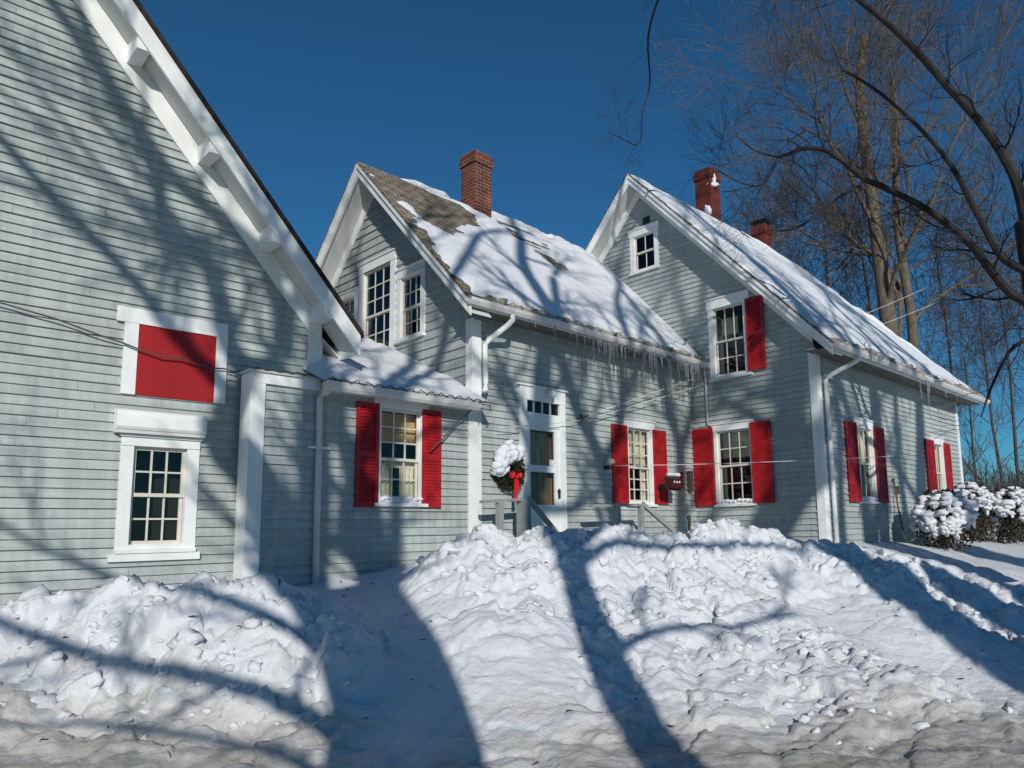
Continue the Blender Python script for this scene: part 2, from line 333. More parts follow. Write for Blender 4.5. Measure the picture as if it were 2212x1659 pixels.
def window(par, F, s0, s1, z0, z1, cw=0.11, head=0.17, cols=3, rows=(2, 2), cur=None, room='dark', sill=True, snowsill=False, ears=0.05, split=0.5, seed=3, sashm='sash', mun=0.022, o0=0.0, trims='white'):
    "s0..s1, z0..z1: outside of the casing. Returns the opening cut in the siding"
    mb = MB()
    mb.box(F, s0, s0 + cw, o0 - 0.04, o0 + 0.034, z0, z1 - head); mb.box(F, s1 - cw, s1, o0 - 0.04, o0 + 0.034, z0, z1 - head)
    mb.box(F, s0 - ears, s1 + ears, o0 - 0.04, o0 + 0.045, z1 - head, z1)
    mb.box(F, s0 - ears - 0.015, s1 + ears + 0.015, o0 - 0.04, o0 + 0.07, z1, z1 + 0.025)
    wn = mb.build('window', trims, par)
    a0, a1, b0, b1 = s0 + cw, s1 - cw, z0 + (0.05 if sill else 0), z1 - head
    if sill:
        mb = MB(); mb.box(F, s0 - ears * 0.8, s1 + ears * 0.8, o0 - 0.05, o0 + 0.075, z0 - 0.045, z0 + 0.0); mb.box(F, s0 + cw, s1 - cw, o0 - 0.05, o0 + 0.03, z0 + 0.0005, z0 + 0.05)
        mb.build('sill', trims, wn)
    zm = b0 + (b1 - b0) * split; st = 0.04
    for k, (lo, hi, oo) in enumerate(((zm - 0.015, b1, o0 - 0.022), (b0, zm + 0.02, o0 - 0.05))):
        mb = MB(); d = 0.026
        mb.box(F, a0, a0 + st, oo - d, oo, lo, hi); mb.box(F, a1 - st, a1, oo - d, oo, lo, hi)
        mb.box(F, a0 + st, a1 - st, oo - d, oo, lo, lo + st); mb.box(F, a0 + st, a1 - st, oo - d, oo, hi - st, hi)
        nr = rows[0] if k == 0 else rows[1]
        for i in range(1, cols):
            x = a0 + st + (a1 - a0 - 2 * st) * i / cols; mb.box(F, x - mun / 2, x + mun / 2, oo - d + 0.003, oo - 0.003, lo + st, hi - st)
        for j in range(1, nr):
            z = lo + st + (hi - lo - 2 * st) * j / nr; mb.box(F, a0 + st, a1 - st, oo - d + 0.006, oo - 0.006, z - mun / 2, z + mun / 2)
        mb.build('sash', sashm, wn)
        mb = MB(); qd = [F(a0 + st, oo - 0.013, lo + st), F(a1 - st, oo - 0.013, lo + st), F(a1 - st, oo - 0.013, hi - st), F(a0 + st, oo - 0.013, hi - st)]
        mb.quad(*(qd if F.a[1] * F.o[0] - F.a[0] * F.o[1] > 0 else qd[::-1]))
        mb.build('pane', 'glass', wn, fixn=False)
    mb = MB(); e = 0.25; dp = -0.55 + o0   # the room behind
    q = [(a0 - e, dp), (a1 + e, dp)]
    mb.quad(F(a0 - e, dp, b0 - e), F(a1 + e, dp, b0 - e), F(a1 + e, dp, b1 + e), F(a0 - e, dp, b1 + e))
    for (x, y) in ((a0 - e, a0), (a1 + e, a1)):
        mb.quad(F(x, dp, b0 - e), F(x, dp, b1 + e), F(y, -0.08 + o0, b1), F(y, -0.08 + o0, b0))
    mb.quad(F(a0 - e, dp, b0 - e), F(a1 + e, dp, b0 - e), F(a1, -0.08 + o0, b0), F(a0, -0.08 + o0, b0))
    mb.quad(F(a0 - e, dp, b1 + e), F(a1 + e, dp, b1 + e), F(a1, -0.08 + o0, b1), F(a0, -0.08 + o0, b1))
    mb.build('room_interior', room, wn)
    W = a1 - a0; H = b1 - b0
    for c in (cur or []):
        kind, x0, x1, y0, y1 = c[:5]
        m = {'c': 'curtain', 's': 'shade', 'k': 'curtain'}[kind]
        (curtain_mb(F, a0 + W * x0, a0 + W * x1, o0 - 0.13, b0 + H * y0, b0 + H * y1, max(2, 9 * (x1 - x0)), 0.018 if kind == 'c' else 0.001)).build('curtain' if kind != 's' else 'roller_shade', m, wn, smooth=True)
    if snowsill:
        mb = MB(); rnd = random.Random(seed); n = 9
        for i in range(n): mb.lump(F(s0 + cw * 0.6 + (s1 - s0 - cw * 1.2) * (i + 0.5) / n, o0 + 0.01, z0 + 0.055 + rnd.uniform(-0.005, 0.02)), (s1 - s0) / n * 0.75, i + seed, 2, (1, 0.5, 0.55), 0.3)
        tag(mb.build('sill_snow', 'snow', None, smooth=True, loc=F((s0 + s1) / 2, 0.02, z0)), snowsill, 'snow', None)
    return wn, (a0, a1, b0, b1)

def shutter(par, F, s0, s1, z0, z1, label=None, o=0.03, louvre=True):
    mb = MB(); t = 0.03; fr = 0.055
    mb.box(F, s0, s0 + fr, o, o + t, z0, z1); mb.box(F, s1 - fr, s1, o, o + t, z0, z1)
    zm = z0 + (z1 - z0) * 0.5
    for a, b in ((z0, z0 + 0.07), (zm - 0.035, zm + 0.035), (z1 - 0.06, z1)): mb.box(F, s0 + fr, s1 - fr, o + 0.002, o + t - 0.002, a, b)
    for a, b in ((z0 + 0.07, zm - 0.035), (zm + 0.035, z1 - 0.06)):
        n = int((b - a) / 0.045); h = (b - a) / n
        for i in range(n):
            z = a + i * h
            mb.add([F(s0 + fr, o + t * 0.85, z), F(s1 - fr, o + t * 0.85, z), F(s1 - fr, o + t * 0.35, z + h), F(s0 + fr, o + t * 0.35, z + h), F(s0 + fr, o + t * 0.35, z), F(s1 - fr, o + t * 0.35, z)], [(0, 1, 2, 3), (4, 5, 1, 0)])
        mb.quad(F(s0 + fr, o + 0.004, a), F(s1 - fr, o + 0.004, a), F(s1 - fr, o + 0.004, b), F(s0 + fr, o + 0.004, b))
    s = mb.build('shutter', 'red', par)
    if label: s['label'] = label
    return s

def slab(F, poly, th):
    "roof slab: poly of (a,o,z) top corners, th vertical thickness"
    mb = MB(); n = len(poly)
    mb.add([F(*p) for p in poly] + [F(p[0], p[1], p[2] - th) for p in poly], [tuple(range(n)), tuple(range(2 * n - 1, n - 1, -1))] + [(i, (i + 1) % n, n + (i + 1) % n, n + i) for i in range(n)])
    return mb

def roof_snow(name, F, zf, poly, label, th=0.1, bare=(), step=0.05, seed=0, soft=0.25, streak=0.0, extra=None):
    """snow blanket over a roof plane. F(a,o,z), zf(a,o) roof height; poly outline in (a,y) with y=-o; bare: polygons without snow"""
    A = [p[0] for p in poly]; Y = [p[1] for p in poly]
    na = int((max(A) - min(A)) / step) + 2; ny = int((max(Y) - min(Y)) / step) + 2
    ga = np.linspace(min(A), max(A), na); gy = np.linspace(min(Y), max(Y), ny)
    XX, YY = np.meshgrid(ga, gy, indexing='ij')
    def sdf(pl):
        d = np.full(XX.shape, 1e9); ins = np.zeros(XX.shape, bool); n = len(pl)
        for i in range(n):
            ax, ay = pl[i]; bx, by = pl[(i + 1) % n]; ex, ey = bx - ax, by - ay
            t = np.clip(((XX - ax) * ex + (YY - ay) * ey) / (ex * ex + ey * ey + 1e-12), 0, 1)
            d = np.minimum(d, np.hypot(XX - ax - t * ex, YY - ay - t * ey))
            c = ((ay > YY) != (by > YY)) & (XX < (bx - ax) * (YY - ay) / (by - ay + 1e-12) + ax); ins ^= c
        return np.where(ins, d, -d)
    d = sdf(poly)
    nz = np.zeros(XX.shape); nf = np.zeros(XX.shape)
    for i in range(na):
        for j in range(ny):
            v = Vector((XX[i, j] * 1.3, YY[i, j] * 1.3, seed)); nz[i, j] = noise.fractal(v, 1.0, 2.0, 4)
            nf[i, j] = noise.noise(Vector((XX[i, j] * 0.9, YY[i, j] * 7.0, seed + 5)))
    for b in bare: d = np.minimum(d, -sdf(b) + nf * 0.20 + nz * 0.10)
    d = d + nz * 0.03
    k = np.clip(d / soft, 0, 1); k = k * k * (3 - 2 * k)
    H = th * (0.25 * np.clip(d / 0.04, 0, 1) + 0.75 * k) * (1 + 0.35 * nz) + 0.012 * nf * (d > 0.1)
    if extra: H = H + extra(XX, YY) * (k ** 0.5)
    H = np.where(d > 0, np.maximum(H, 0.004), -0.03)
    mb = MB()
    mb.v = [(*F(XX[i, j], -YY[i, j], 0)[:2], zf(XX[i, j], YY[i, j]) + H[i, j]) for i in range(na) for j in range(ny)]
    mb.v = [tuple(map(float, q)) for q in mb.v]
    for i in range(na - 1):
        for j in range(ny - 1):
            if max(d[i, j], d[i + 1, j], d[i, j + 1], d[i + 1, j + 1]) > 0: mb.f.append((i * ny + j, (i + 1) * ny + j, (i + 1) * ny + j + 1, i * ny + j + 1))
    used = sorted({i for f in mb.f for i in f}); mp = {a: b for b, a in enumerate(used)}
    mb.v = [mb.v[i] for i in used]; mb.f = [tuple(mp[i] for i in f) for f in mb.f]
    ob = mb.build(name, 'snow', None, smooth=True, loc=F(sum(A) / len(A), -sum(Y) / len(Y), zf(sum(A) / len(A), sum(Y) / len(Y))))
    return tag(ob, label, 'snow')

# =================================================================== SNOW-COVERED GROUND
ctrl = []
def c3(x, y, z, c=0.1, d=0.0): ctrl.append((x, y, z, c, d))
def cp(px, py, Y, c=0.1, d=0.0): q = at(px, py, Y); ctrl.append((q[0], q[1], q[2], c, d))
for X in (-30, -20, -12, -7, -4, -1, 1, 3, 6, 10, 16, 25, 40):
    for Y in (-30, -15, -6, 0, 4.2): c3(X, Y, 0.0, 0.12, 0.55)
for X in (-14, -10, -7.5): c3(X, 5.6, 0.1, 0.4, 0.4); c3(X, 6.6, 0.9, 0.8, 0.1) ; c3(X, 8.5, 1.0, 0.2, 0)
# left bank
for px, cy_ in ((60, 1285), (160, 1270), (270, 1262), (400, 1252), (540, 1236), (640, 1262)):
    cp(px, cy_, 7.3, 1.0); cp(px, 1345, 6.95, 1.0, 0.03); cp(px, 1440, 6.55, 1.0, 0.12); cp(px, 1510, 6.3, 0.8, 0.33); cp(px, 1600, 5.9, 0.4, 0.48)
cp(720, 1320, 7.2, 0.9); cp(770, 1350, 7.0, 0.9); cp(790, 1430, 6.8, 0.7); cp(720, 1500, 6.5, 0.7, 0.2); cp(740, 1570, 6.1, 0.5, 0.3)
for a in (-8, -6.5, -5, -4): q = N_(a, 0.25, 0); c3(q[0], q[1], 1.02, 0.2)
# smooth blue area up to the wing wall
for px, py in ((640, 1262), (700, 1252), (780, 1238), (850, 1222), (905, 1207)):
    for s in [0]:
        d = ray(px, py); # on the wall plane of the wing
        n_ = np.array([K_.o[0], K_.o[1], 0]); t = (np.dot(n_, [K_.O[0], K_.O[1], 0]) + 0.03) / np.dot(n_, d); q = d * t + [0, 0, CZ]; c3(q[0], q[1], q[2], 0.05)
        c3(q[0] - n_[0] * 0.6, q[1] - n_[1] * 0.6, q[2], 0.0)
for px, py, Y in ((740, 1275, 9.0), (850, 1290, 8.9), (830, 1350, 8.0), (870, 1420, 7.3), (900, 1500, 6.75), (930, 1560, 6.3), (800, 1520, 6.7), (820, 1600, 6.1)): cp(px, py, Y, 0.08)
# centre pile
for px, py, Y in ((935, 1193, 9.7), (975, 1150, 9.4), (1010, 1138, 9.3), (1045, 1150, 9.2), (1075, 1160, 9.2), (1120, 1148, 9.3), (1160, 1152, 9.4), (1195, 1165, 9.4)): cp(px, py, Y, 1.0)
for px in (1000, 1090, 1180): cp(px, 1230, 8.6, 0.7); cp(px, 1310, 7.9, 0.55); cp(px, 1375, 7.4, 0.35); cp(px, 1440, 7.05, 0.18); cp(px, 1510, 6.6, 0.25, 0.1); cp(px, 1570, 6.2, 0.3, 0.14)
cp(950, 1290, 8.4, 0.4); cp(960, 1370, 7.6, 0.3)
for a in (-0.1, 1.4, 3.0, 4.6, 5.6): q = B_(a, 0.2, 0); c3(q[0], q[1], 1.18, 0.2)
q = B_(0.6, 1.3, 0); c3(q[0], q[1], 1.25, 0.4); q = B_(2.0, 1.4, 0); c3(q[0], q[1], 1.15, 0.3)
# right pile
for px, py, Y in ((1235, 1142, 9.9), (1260, 1131, 10.3), (1300, 1137, 10.6), (1350, 1128, 10.9), (1400, 1146, 11.2), (1450, 1160, 11.5), (1485, 1166, 11.6), (1515, 1140, 11.4), (1540, 1112, 11.1), (1575, 1108, 11.0), (1615, 1128, 11.0), (1660, 1148, 11.2), (1720, 1170, 11.5), (1780, 1166, 11.9)): cp(px, py, Y, 1.0)
for px, rows in ((1290, ((1210, 9.4), (1290, 8.6), (1370, 7.8), (1450, 7.1), (1510, 6.6), (1570, 6.2))), (1420, ((1220, 9.7), (1290, 8.8), (1370, 7.9), (1450, 7.1), (1510, 6.6), (1570, 6.2))),
                 (1550, ((1190, 10.3), (1270, 9.3), (1350, 8.3), (1430, 7.4), (1500, 6.75), (1570, 6.2))), (1680, ((1230, 10.5), (1330, 8.8), (1400, 7.9), (1470, 7.1), (1520, 6.6), (1580, 6.1))),
                 (1800, ((1390, 8.1), (1450, 7.3), (1510, 6.7), (1580, 6.1)))):
    for k, (py, Y) in enumerate(rows): cp(px, py, Y, (0.8, 0.7, 0.6, 0.5, 0.4, 0.3)[k], (0, 0, 0, 0, 0.12, 0.4)[k] if len(rows) == 6 else (0, 0.05, 0.3, 0.5)[k])
# ridge in front of the shovelled cut, the cut, and its far bank
for px, py, Y in ((1660, 1262, 9.9), (1750, 1312, 9.2), (1870, 1374, 8.3), (1960, 1420, 7.7), (2040, 1455, 7.2), (2150, 1500, 6.7)):
    cp(px, py, Y, 0.5, 0.1); q = at(px, py, Y); c3(q[0] + 0.35, q[1] + 0.35, q[2] - 0.42, 0.1)
for px, py, Y in ((1780, 1268, 10.7), (1850, 1290, 10.3), (1950, 1315, 9.9), (2060, 1355, 9.4), (2150, 1400, 9.0)): cp(px, py, Y, 0.3)
for px, py, Y in ((1880, 1370, 9.5), (1960, 1440, 8.9), (2050, 1490, 8.3), (2150, 1520, 7.9)): cp(px, py, Y, 0.15)
for px, py, Y in ((1830, 1172, 12.3), (1900, 1190, 12.3), (1960, 1208, 12.2), (2020, 1235, 11.9), (2080, 1275, 11.4), (2150, 1330, 10.8), (2230, 1390, 10.2)): cp(px, py, Y, 0.75)
for px, py, Y in ((1950, 1183, 14.5), (2050, 1192, 15), (2150, 1205, 15), (2250, 1250, 13), (2030, 1178, 19), (2150, 1172, 22), (2300, 1180, 22)): cp(px, py, Y, 0.15, 0.12)
for px, py, Y in ((2000, 1560, 6.3), (2150, 1560, 6.3), (2250, 1520, 6.6), (2250, 1600, 5.9), (1900, 1600, 6.0)): cp(px, py, Y, 0.3, 0.5)
for a in (0.2, 2, 4, 6, 8): q = C_(a, 0.2, 0); c3(q[0], q[1], 1.28, 0.15)
for a in (0.3, 1.2, 2.2): q = Cg(a, 0.25, 0); c3(q[0], q[1], 1.35, 0.3)
for X, Y in ((12, 30), (25, 25), (30, 45), (0, 45), (-20, 30), (-20, 60), (20, 80), (60, 60), (-8, 16), (0, 22), (45, 10), (60, -10), (22, 8), (30, 2), (-40, 15), (-40, -10), (-60, 60), (0, 160), (150, 160), (-150, 160)): c3(X, Y, 1.1 if Y > 7 else 0.3, 0.1)
C_ARR = np.array(ctrl)
def solve_rbf():
    P = C_ARR[:, :2]; D = np.hypot(P[:, None, 0] - P[None, :, 0], P[:, None, 1] - P[None, :, 1])
    n = len(P); A = np.zeros((n + 1, n + 1)); A[:n, :n] = -D; A[:n, :n] += np.eye(n) * 0.12; A[:n, n] = 1; A[n, :n] = 1
    rhs = np.zeros((n + 1, 3)); rhs[:n] = C_ARR[:, 2:5]; return np.linalg.solve(A, rhs)
WR = solve_rbf()
def base_h(X, Y):
    out = np.zeros((len(X), 3))
    for s in range(0, len(X), 20000):
        D = np.hypot(X[s:s + 20000, None] - C_ARR[None, :, 0], Y[s:s + 20000, None] - C_ARR[None, :, 1])
        out[s:s + 20000] = -D @ WR[:-1] + WR[-1]
    return out
_rs = np.random.RandomState(4)
def hash2(i, j, k): 
    h = (i * 73856093) ^ (j * 19349663) ^ (k * 83492791); h = (h ^ (h >> 13)) * 1274126177; return ((h ^ (h >> 16)) & 0xffff) / 65535.0
def worley(X, Y, s, seed):
    x = X / s; y = Y / s; ix = np.floor(x).astype(np.int64); iy = np.floor(y).astype(np.int64); d1 = np.full(X.shape, 9.0); hv = np.zeros(X.shape)
    for a in (-1, 0, 1):
        for b in (-1, 0, 1):
            cx_ = ix + a; cy_ = iy + b; fx = cx_ + hash2(cx_, cy_, seed); fy = cy_ + hash2(cx_, cy_, seed + 7)
            d = np.hypot(x - fx, y - fy); m = d < d1; hv = np.where(m, hash2(cx_, cy_, seed + 3), hv); d1 = np.minimum(d, d1)
    return d1, hv
def vnoise(X, Y, s, seed):
    x = X / s; y = Y / s; ix = np.floor(x).astype(np.int64); iy = np.floor(y).astype(np.int64); u = x - ix; v = y - iy; u = u * u * (3 - 2 * u); v = v * v * (3 - 2 * v)
    g = lambda a, b: hash2(ix + a, iy + b, seed)
    return (g(0, 0) * (1 - u) + g(1, 0) * u) * (1 - v) + (g(0, 1) * (1 - u) + g(1, 1) * u) * v - 0.5
def ground_z(X, Y):
    b = base_h(X, Y); z = b[:, 0]; c = np.clip(b[:, 1], 0, 1); dirt = b[:, 2]
    wx = X + 0.05 * vnoise(X, Y, 0.09, 60) + 0.16 * vnoise(X, Y, 0.35, 50) ; wy = Y + 0.05 * vnoise(X, Y, 0.09, 61) + 0.16 * vnoise(X, Y, 0.35, 51)
    a1, h1 = worley(wx, wy, 0.50, 1); a2, h2 = worley(wx + 3, wy, 0.24, 2); a3, h3 = worley(wx, wy + 5, 0.11, 3)
    a4, h4 = worley(wx + 1, wy + 2, 0.062, 4)
    cl = (0.55 - a1) * 0.16 + (h1 - 0.5) * 0.17 + (0.5 - a2) * 0.11 * (0.4 + h2) + (h2 - 0.5) * 0.08 + (0.5 - a3) * 0.06 * h3 + (h3 - 0.5) * 0.045 + (h4 - 0.5) * 0.022
    soft = vnoise(X, Y, 1.6, 9) * 0.10 + vnoise(X, Y, 0.7, 10) * 0.05 + vnoise(X, Y, 0.3, 11) * 0.02
    near = ((Y < 6.9) & (dirt > 0.2))
    rut = vnoise(X * 0.25, Y + 0.1 * X, 0.22, 20) * 0.05 * np.clip(dirt * 2, 0, 1)
    fade = np.clip(1.5 - np.hypot(X, Y - 8) / 30, 0, 1)
    return z - 0.13 * c + (cl * c * 1.1 + soft * (0.35 + 0.6 * c) + rut) * fade, c, dirt
def axis(lo, a, b, hi, st):
    m = list(np.arange(a, b, st)); s = st; l = []; x = a
    while x > lo: s *= 1.13; x -= s; l.append(x)
    s = st; r_ = []; x = b
    while x < hi: r_.append(x); s *= 1.13; x += s
    return np.array(l[::-1] + m + r_)
gx = axis(-400, -6.6, 8.2, 400, 0.025); gy = axis(-60, 4.5, 12.4, 900, 0.025)
GX, GY = np.meshgrid(gx, gy, indexing='ij'); gz, gc, gd = ground_z(GX.ravel(), GY.ravel())
me = bpy.data.meshes.new('ground'); nx, ny = len(gx), len(gy)
co = np.stack([GX.ravel(), GY.ravel(), gz], 1).astype(np.float32)
ii, jj = np.meshgrid(np.arange(nx - 1), np.arange(ny - 1), indexing='ij'); a = (ii * ny + jj).ravel()
fc = np.stack([a, a + ny, a + ny + 1, a + 1], 1).astype(np.int32)
me.vertices.add(len(co)); me.vertices.foreach_set('co', co.ravel())
me.loops.add(fc.size); me.loops.foreach_set('vertex_index', fc.ravel())
me.polygons.add(len(fc)); me.polygons.foreach_set('loop_start', np.arange(0, fc.size, 4, dtype=np.int32)); me.polygons.foreach_set('loop_total', np.full(len(fc), 4, np.int32))
me.polygons.foreach_set('use_smooth', np.ones(len(fc), bool)); me.update(calc_edges=True); me.validate()
atd = me.attributes.new('dirt', 'FLOAT', 'POINT'); atd.data.foreach_set('value', gd.astype(np.float32))
me.materials.append(MT['gsnow'])
go = bpy.data.objects.new('ground', me); COL.objects.link(go); tag(go, kind='structure')

# loose chunks thrown up on the banks
rs = np.random.RandomState(11); mbs = MB(); slabs = MB(); k = 0
cand = np.column_stack([rs.uniform(-6, 7.5, 9000), rs.uniform(5.4, 12.4, 9000)])
cz, cc, cd_ = ground_z(cand[:, 0], cand[:, 1])
for (x, y), z, c, dd in zip(cand, cz, cc, cd_):
    onwall = np.dot(np.array([x, y]) - B_.O, B_.o) < 0.25 and x < 2.5
    if np.dot(np.array([x, y]) - np.array(OC), Cg.o) < 0.3 and x > 1.5 and y > 12: continue
    if onwall: continue
    p_ = (c - 0.35) * 1.4 if c > 0.4 else (0.02 if 0.2 < dd < 0.6 else 0.0)
    if rs.rand() < p_ * 0.40:
        r_ = min(0.13, 0.022 + rs.exponential(0.02)); mbs.lump((x, y, z - r_ * 0.1), r_, k, 2, (1, rs.uniform(0.6, 1.2), rs.uniform(0.6, 1.0)), 0.7); k += 1
    if k > 1300: break
bxs = 0
for (x, y), z, c in zip(cand[::-1], cz[::-1], cc[::-1]):
    if c < 0.55 or y > 11.8 or (np.dot(np.array([x, y]) - B_.O, B_.o) < 0.35 and x < 2.5) or rs.rand() > 0.10: continue
    L_ = rs.uniform(0.03, 0.085); m_ = Matrix.Rotation(rs.uniform(0, 6.28), 3, 'Z') @ Matrix.Rotation(rs.uniform(-0.7, 0.7), 3, 'X') @ Matrix.Rotation(rs.uniform(-0.5, 0.5), 3, 'Y')
    P_ = [Vector((a_ * L_ * rs.uniform(0.6, 1.1), b_ * L_ * 0.7 * rs.uniform(0.6, 1.1), c_ * L_ * 0.4 * rs.uniform(0.6, 1.1))) for c_ in (-1, 1) for a_, b_ in ((-1, -1), (1, -1), (1, 1), (-1, 1))]
    mbk = [tuple(np.array((x, y, z - L_ * 0.05)) + np.array(m_ @ q)) for q in P_]; slabs.hexa(mbk); bxs += 1
    if bxs > 130: break
tag(slabs.build('snow_slabs', 'snow', None, uv=False), 'broken angular slabs of snow stuck in the ploughed banks', 'snow slabs', None, 'stuff')
deb = MB()
for k_ in range(150):
    x, y = rs.uniform(-5, 7), rs.uniform(5.6, 10.5); z = float(ground_z(np.array([x]), np.array([y]))[0][0]); a = rs.uniform(0, 6.28); l = rs.uniform(0.015, 0.06)
    deb.tube([(x, y, z + 0.004), (x + l * math.cos(a), y + l * math.sin(a), z + 0.012), (x + 1.6 * l * math.cos(a + 0.5), y + 1.6 * l * math.sin(a + 0.5), z + 0.006)], [0.004, 0.006, 0.002], 4)
tag(deb.build('twig_litter', 'darkbark', None, uv=False), 'tiny dark twigs and bark bits scattered over the snow', 'litter', None, 'stuff')
tag(mbs.build('snow_chunks', 'snow', None, smooth=True, uv=False), 'loose lumps of white snow strewn over the ploughed banks', 'snow lumps', None, 'stuff')

# =================================================================== LEFT HOUSE (barn-like gable)
L0, L1 = -13.0, -2.45      # wall extent, peak far outside
PKX = -7.0; KN = 1.167; ZE = 4.35; XE = -2.13; OHN = 0.5
ztN = lambda x: ZE + KN * (XE - x) if x > PKX else ZE + KN * (XE - PKX) - KN * (PKX - x)
barn = thing('gable_house', N_(-5.5, 0, 0.9), 'left grey clapboard house with a steep bracketed gable and a red boarded opening', 'house')
wB, opB = window(barn, N_, -4.72, -3.91, 1.53, 2.77, cw=0.13, head=0.10, cols=3, rows=(2, 2), room='dark', ears=0.0, sashm='sash', mun=0.02, seed=2)
mb = MB(); ths = 0.30
def xrN(z):
    zr = z + 0.12
    x1 = XE - (zr - ZE) / KN if zr > ZE + KN * (XE - L1) else L1
    x0 = PKX * 2 - XE + (zr - ZE) / KN if zr > ZE + KN * (XE - L1) else 2 * PKX - L1
    return (x0, min(x1, L1))
clap(mb, N_, 0.4, 10.0, xrN, [opB], ex=0.105, seed=5)
mb.build('wall', 'siding', barn)
mb = MB(); clap(mb, Ng, 0.4, 4.4, lambda z: (0, 9), [], 0.105, 6)
mb.build('side_wall', 'siding', barn)
mb = MB(); mb.box(N_, -2.63, -2.45, 0.004, 0.04, 0.4, 4.50); mb.box(Ng, 0.0, 0.13, 0.004, 0.036, 0.4, 4.3); mb.build('corner_board', 'white', barn)
def rake(F, x0, z0, x1, z1, o0, o1, up, dn):  # board following a slope
    mb_ = MB(); mb_.hexa([F(x0, o0, z0 - dn), F(x1, o0, z1 - dn), F(x1, o1, z1 - dn), F(x0, o1, z0 - dn), F(x0, o0, z0 - up), F(x1, o0, z1 - up), F(x1, o1, z1 - up), F(x0, o1, z0 - up)]); return mb_
zp = ztN(PKX)
rake(N_, PKX, zp, XE, ZE, OHN - 0.035, OHN, 0.075, 0.36).build('rake_fascia', 'white', barn)
rake(N_, 2 * PKX - XE, ZE, PKX, zp, OHN - 0.035, OHN, 0.075, 0.36).build('rake_fascia', 'white', barn)
mb = rake(N_, PKX, zp, XE + 0.0, ZE, 0.001, OHN - 0.036, 0.22, 0.25); mb.build('soffit', 'soffit', barn)
rake(N_, PKX, zp, L1 - 0.02, ztN(L1 - 0.02), 0.022, 0.06, 0.255, 0.60).build('frieze_board', 'white', barn)
rake(N_, 2 * PKX - L1, ztN(L1), PKX, zp, 0.022, 0.06, 0.255, 0.60).build('frieze_board', 'white', barn)
for sx in (-4.04, -3.27, -2.56, -4.85, -5.7):
    z = ztN(sx) - 0.255; mb = MB()
    a, b = sx - 0.07, sx + 0.07
    zb_ = z - 0.07 * KN - 0.07
    mb.hexa([N_(a, 0.061, zb_), N_(b, 0.061, zb_), N_(b, OHN - 0.037, zb_), N_(a, OHN - 0.037, zb_),
             N_(a, 0.061, z + 0.07 * KN), N_(b, 0.061, z - 0.07 * KN), N_(b, OHN - 0.037, z - 0.07 * KN), N_(a, OHN - 0.037, z + 0.07 * KN)])
    mb.build('bracket', 'white', barn)
# roof + black shingle edge
mb = MB(); T0 = 0.07
for (xa, xb) in ((PKX, XE + 0.03), (2 * PKX - XE - 0.03, PKX)):
    za, zb = ztN(xa), ZE - 0.03 if xb > PKX else zp
    if xa < PKX: za = ZE - 0.03; zb = zp
    mb.hexa([N_(xa, -9, za - T0), N_(xb, -9, zb - T0), N_(xb, OHN + 0.03, zb - T0), N_(xa, OHN + 0.03, za - T0), N_(xa, -9, za), N_(xb, -9, zb), N_(xb, OHN + 0.03, zb), N_(xa, OHN + 0.03, za)])
mb.build('roof', 'edge', barn)
mb = MB(); mb.box(N_, XE - 0.04, XE, -9, OHN - 0.036, ZE - 0.32, ZE - 0.09); mb.build('eave_fascia', 'white', barn)
mb = MB(); mb.hexa([N_(L1, -9, ZE - 0.06 + 0.0), N_(XE - 0.04, -9, ZE - 0.3), N_(XE - 0.04, 0, ZE - 0.3), N_(L1, 0, ZE - 0.06), N_(L1, -9, ZE - 0.03), N_(XE - 0.04, -9, ZE - 0.27), N_(XE - 0.04, 0, ZE - 0.27), N_(L1, 0, ZE - 0.03)]); mb.build('eave_soffit', 'soffit', barn)
# red boarded opening with white surround
mb = MB(); mb.box(N_, -4.84, -3.66, 0.02, 0.055, 4.06, 4.23); mb.box(N_, -4.76, -4.62, 0.02, 0.048, 3.245, 4.06); mb.box(N_, -3.785, -3.655, 0.02, 0.048, 3.245, 4.06)
hf = mb.build('hatch_frame', 'white', barn)
mb = MB()
mb.box(N_, -4.62, -3.785, 0.012, 0.036, 3.245, 4.06)
mb.build('red_board', 'redp', hf)
# hood over the low window
mb = MB(); mb.prism(Fr(N_(-4.80, 0, 0)[:2], N_.o, N_.a), [(0.02, 2.84), (0.13, 2.84), (0.15, 2.87), (0.15, 2.99), (0.12, 3.05), (0.02, 3.08)], 0, 0.92); mb.build('window_hood', 'white', barn)
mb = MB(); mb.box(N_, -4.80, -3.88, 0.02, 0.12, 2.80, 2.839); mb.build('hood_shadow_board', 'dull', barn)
mb = MB(); mb.box(N_, -4.78, -3.86, 0.02, 0.06, 1.40, 1.484); mb.build('sill_board', 'white', barn)
# little sloped neighbour window at the far left (casing column seen beside the red board)

# =================================================================== LOW WING between the houses
KZ = 3.62
wing = thing('low_wing', K_(-1.8, 0, 1.0), 'low grey clapboard wing with a snow covered lean-to roof between the left and middle houses', 'house wing')
wn, opK = window(wing, K_, -1.76, -1.00, 2.06, 3.50, cw=0.055, head=0.12, cols=3, rows=(3, 2), split=0.44, cur=[('s', 0.0, 1.0, 0.64, 0.97), ('c', 0.0, 0.36, 0.02, 0.42), ('c', 0.60, 1.0, 0.02, 0.42), ('c', 0, 1, 0.36, 0.44)], room='dark', ears=0.06, snowsill='thin line of snow on the sill of the tan shaded window', seed=8)
mb = MB(); clap(mb, K_, 0.5, KZ - 0.13, lambda z: (-3.49, -0.02), [opK], 0.112, 7); mb.build('wall', 'siding', wing)
mb = MB(); mb.box(K_, -3.50, -3.32, 0.001, 0.05, 0.5, 3.49); mb.box(K_, -3.50, -3.46, -0.23, 0.0, 0.5, 3.61); mb.build('corner_board', 'white', wing)
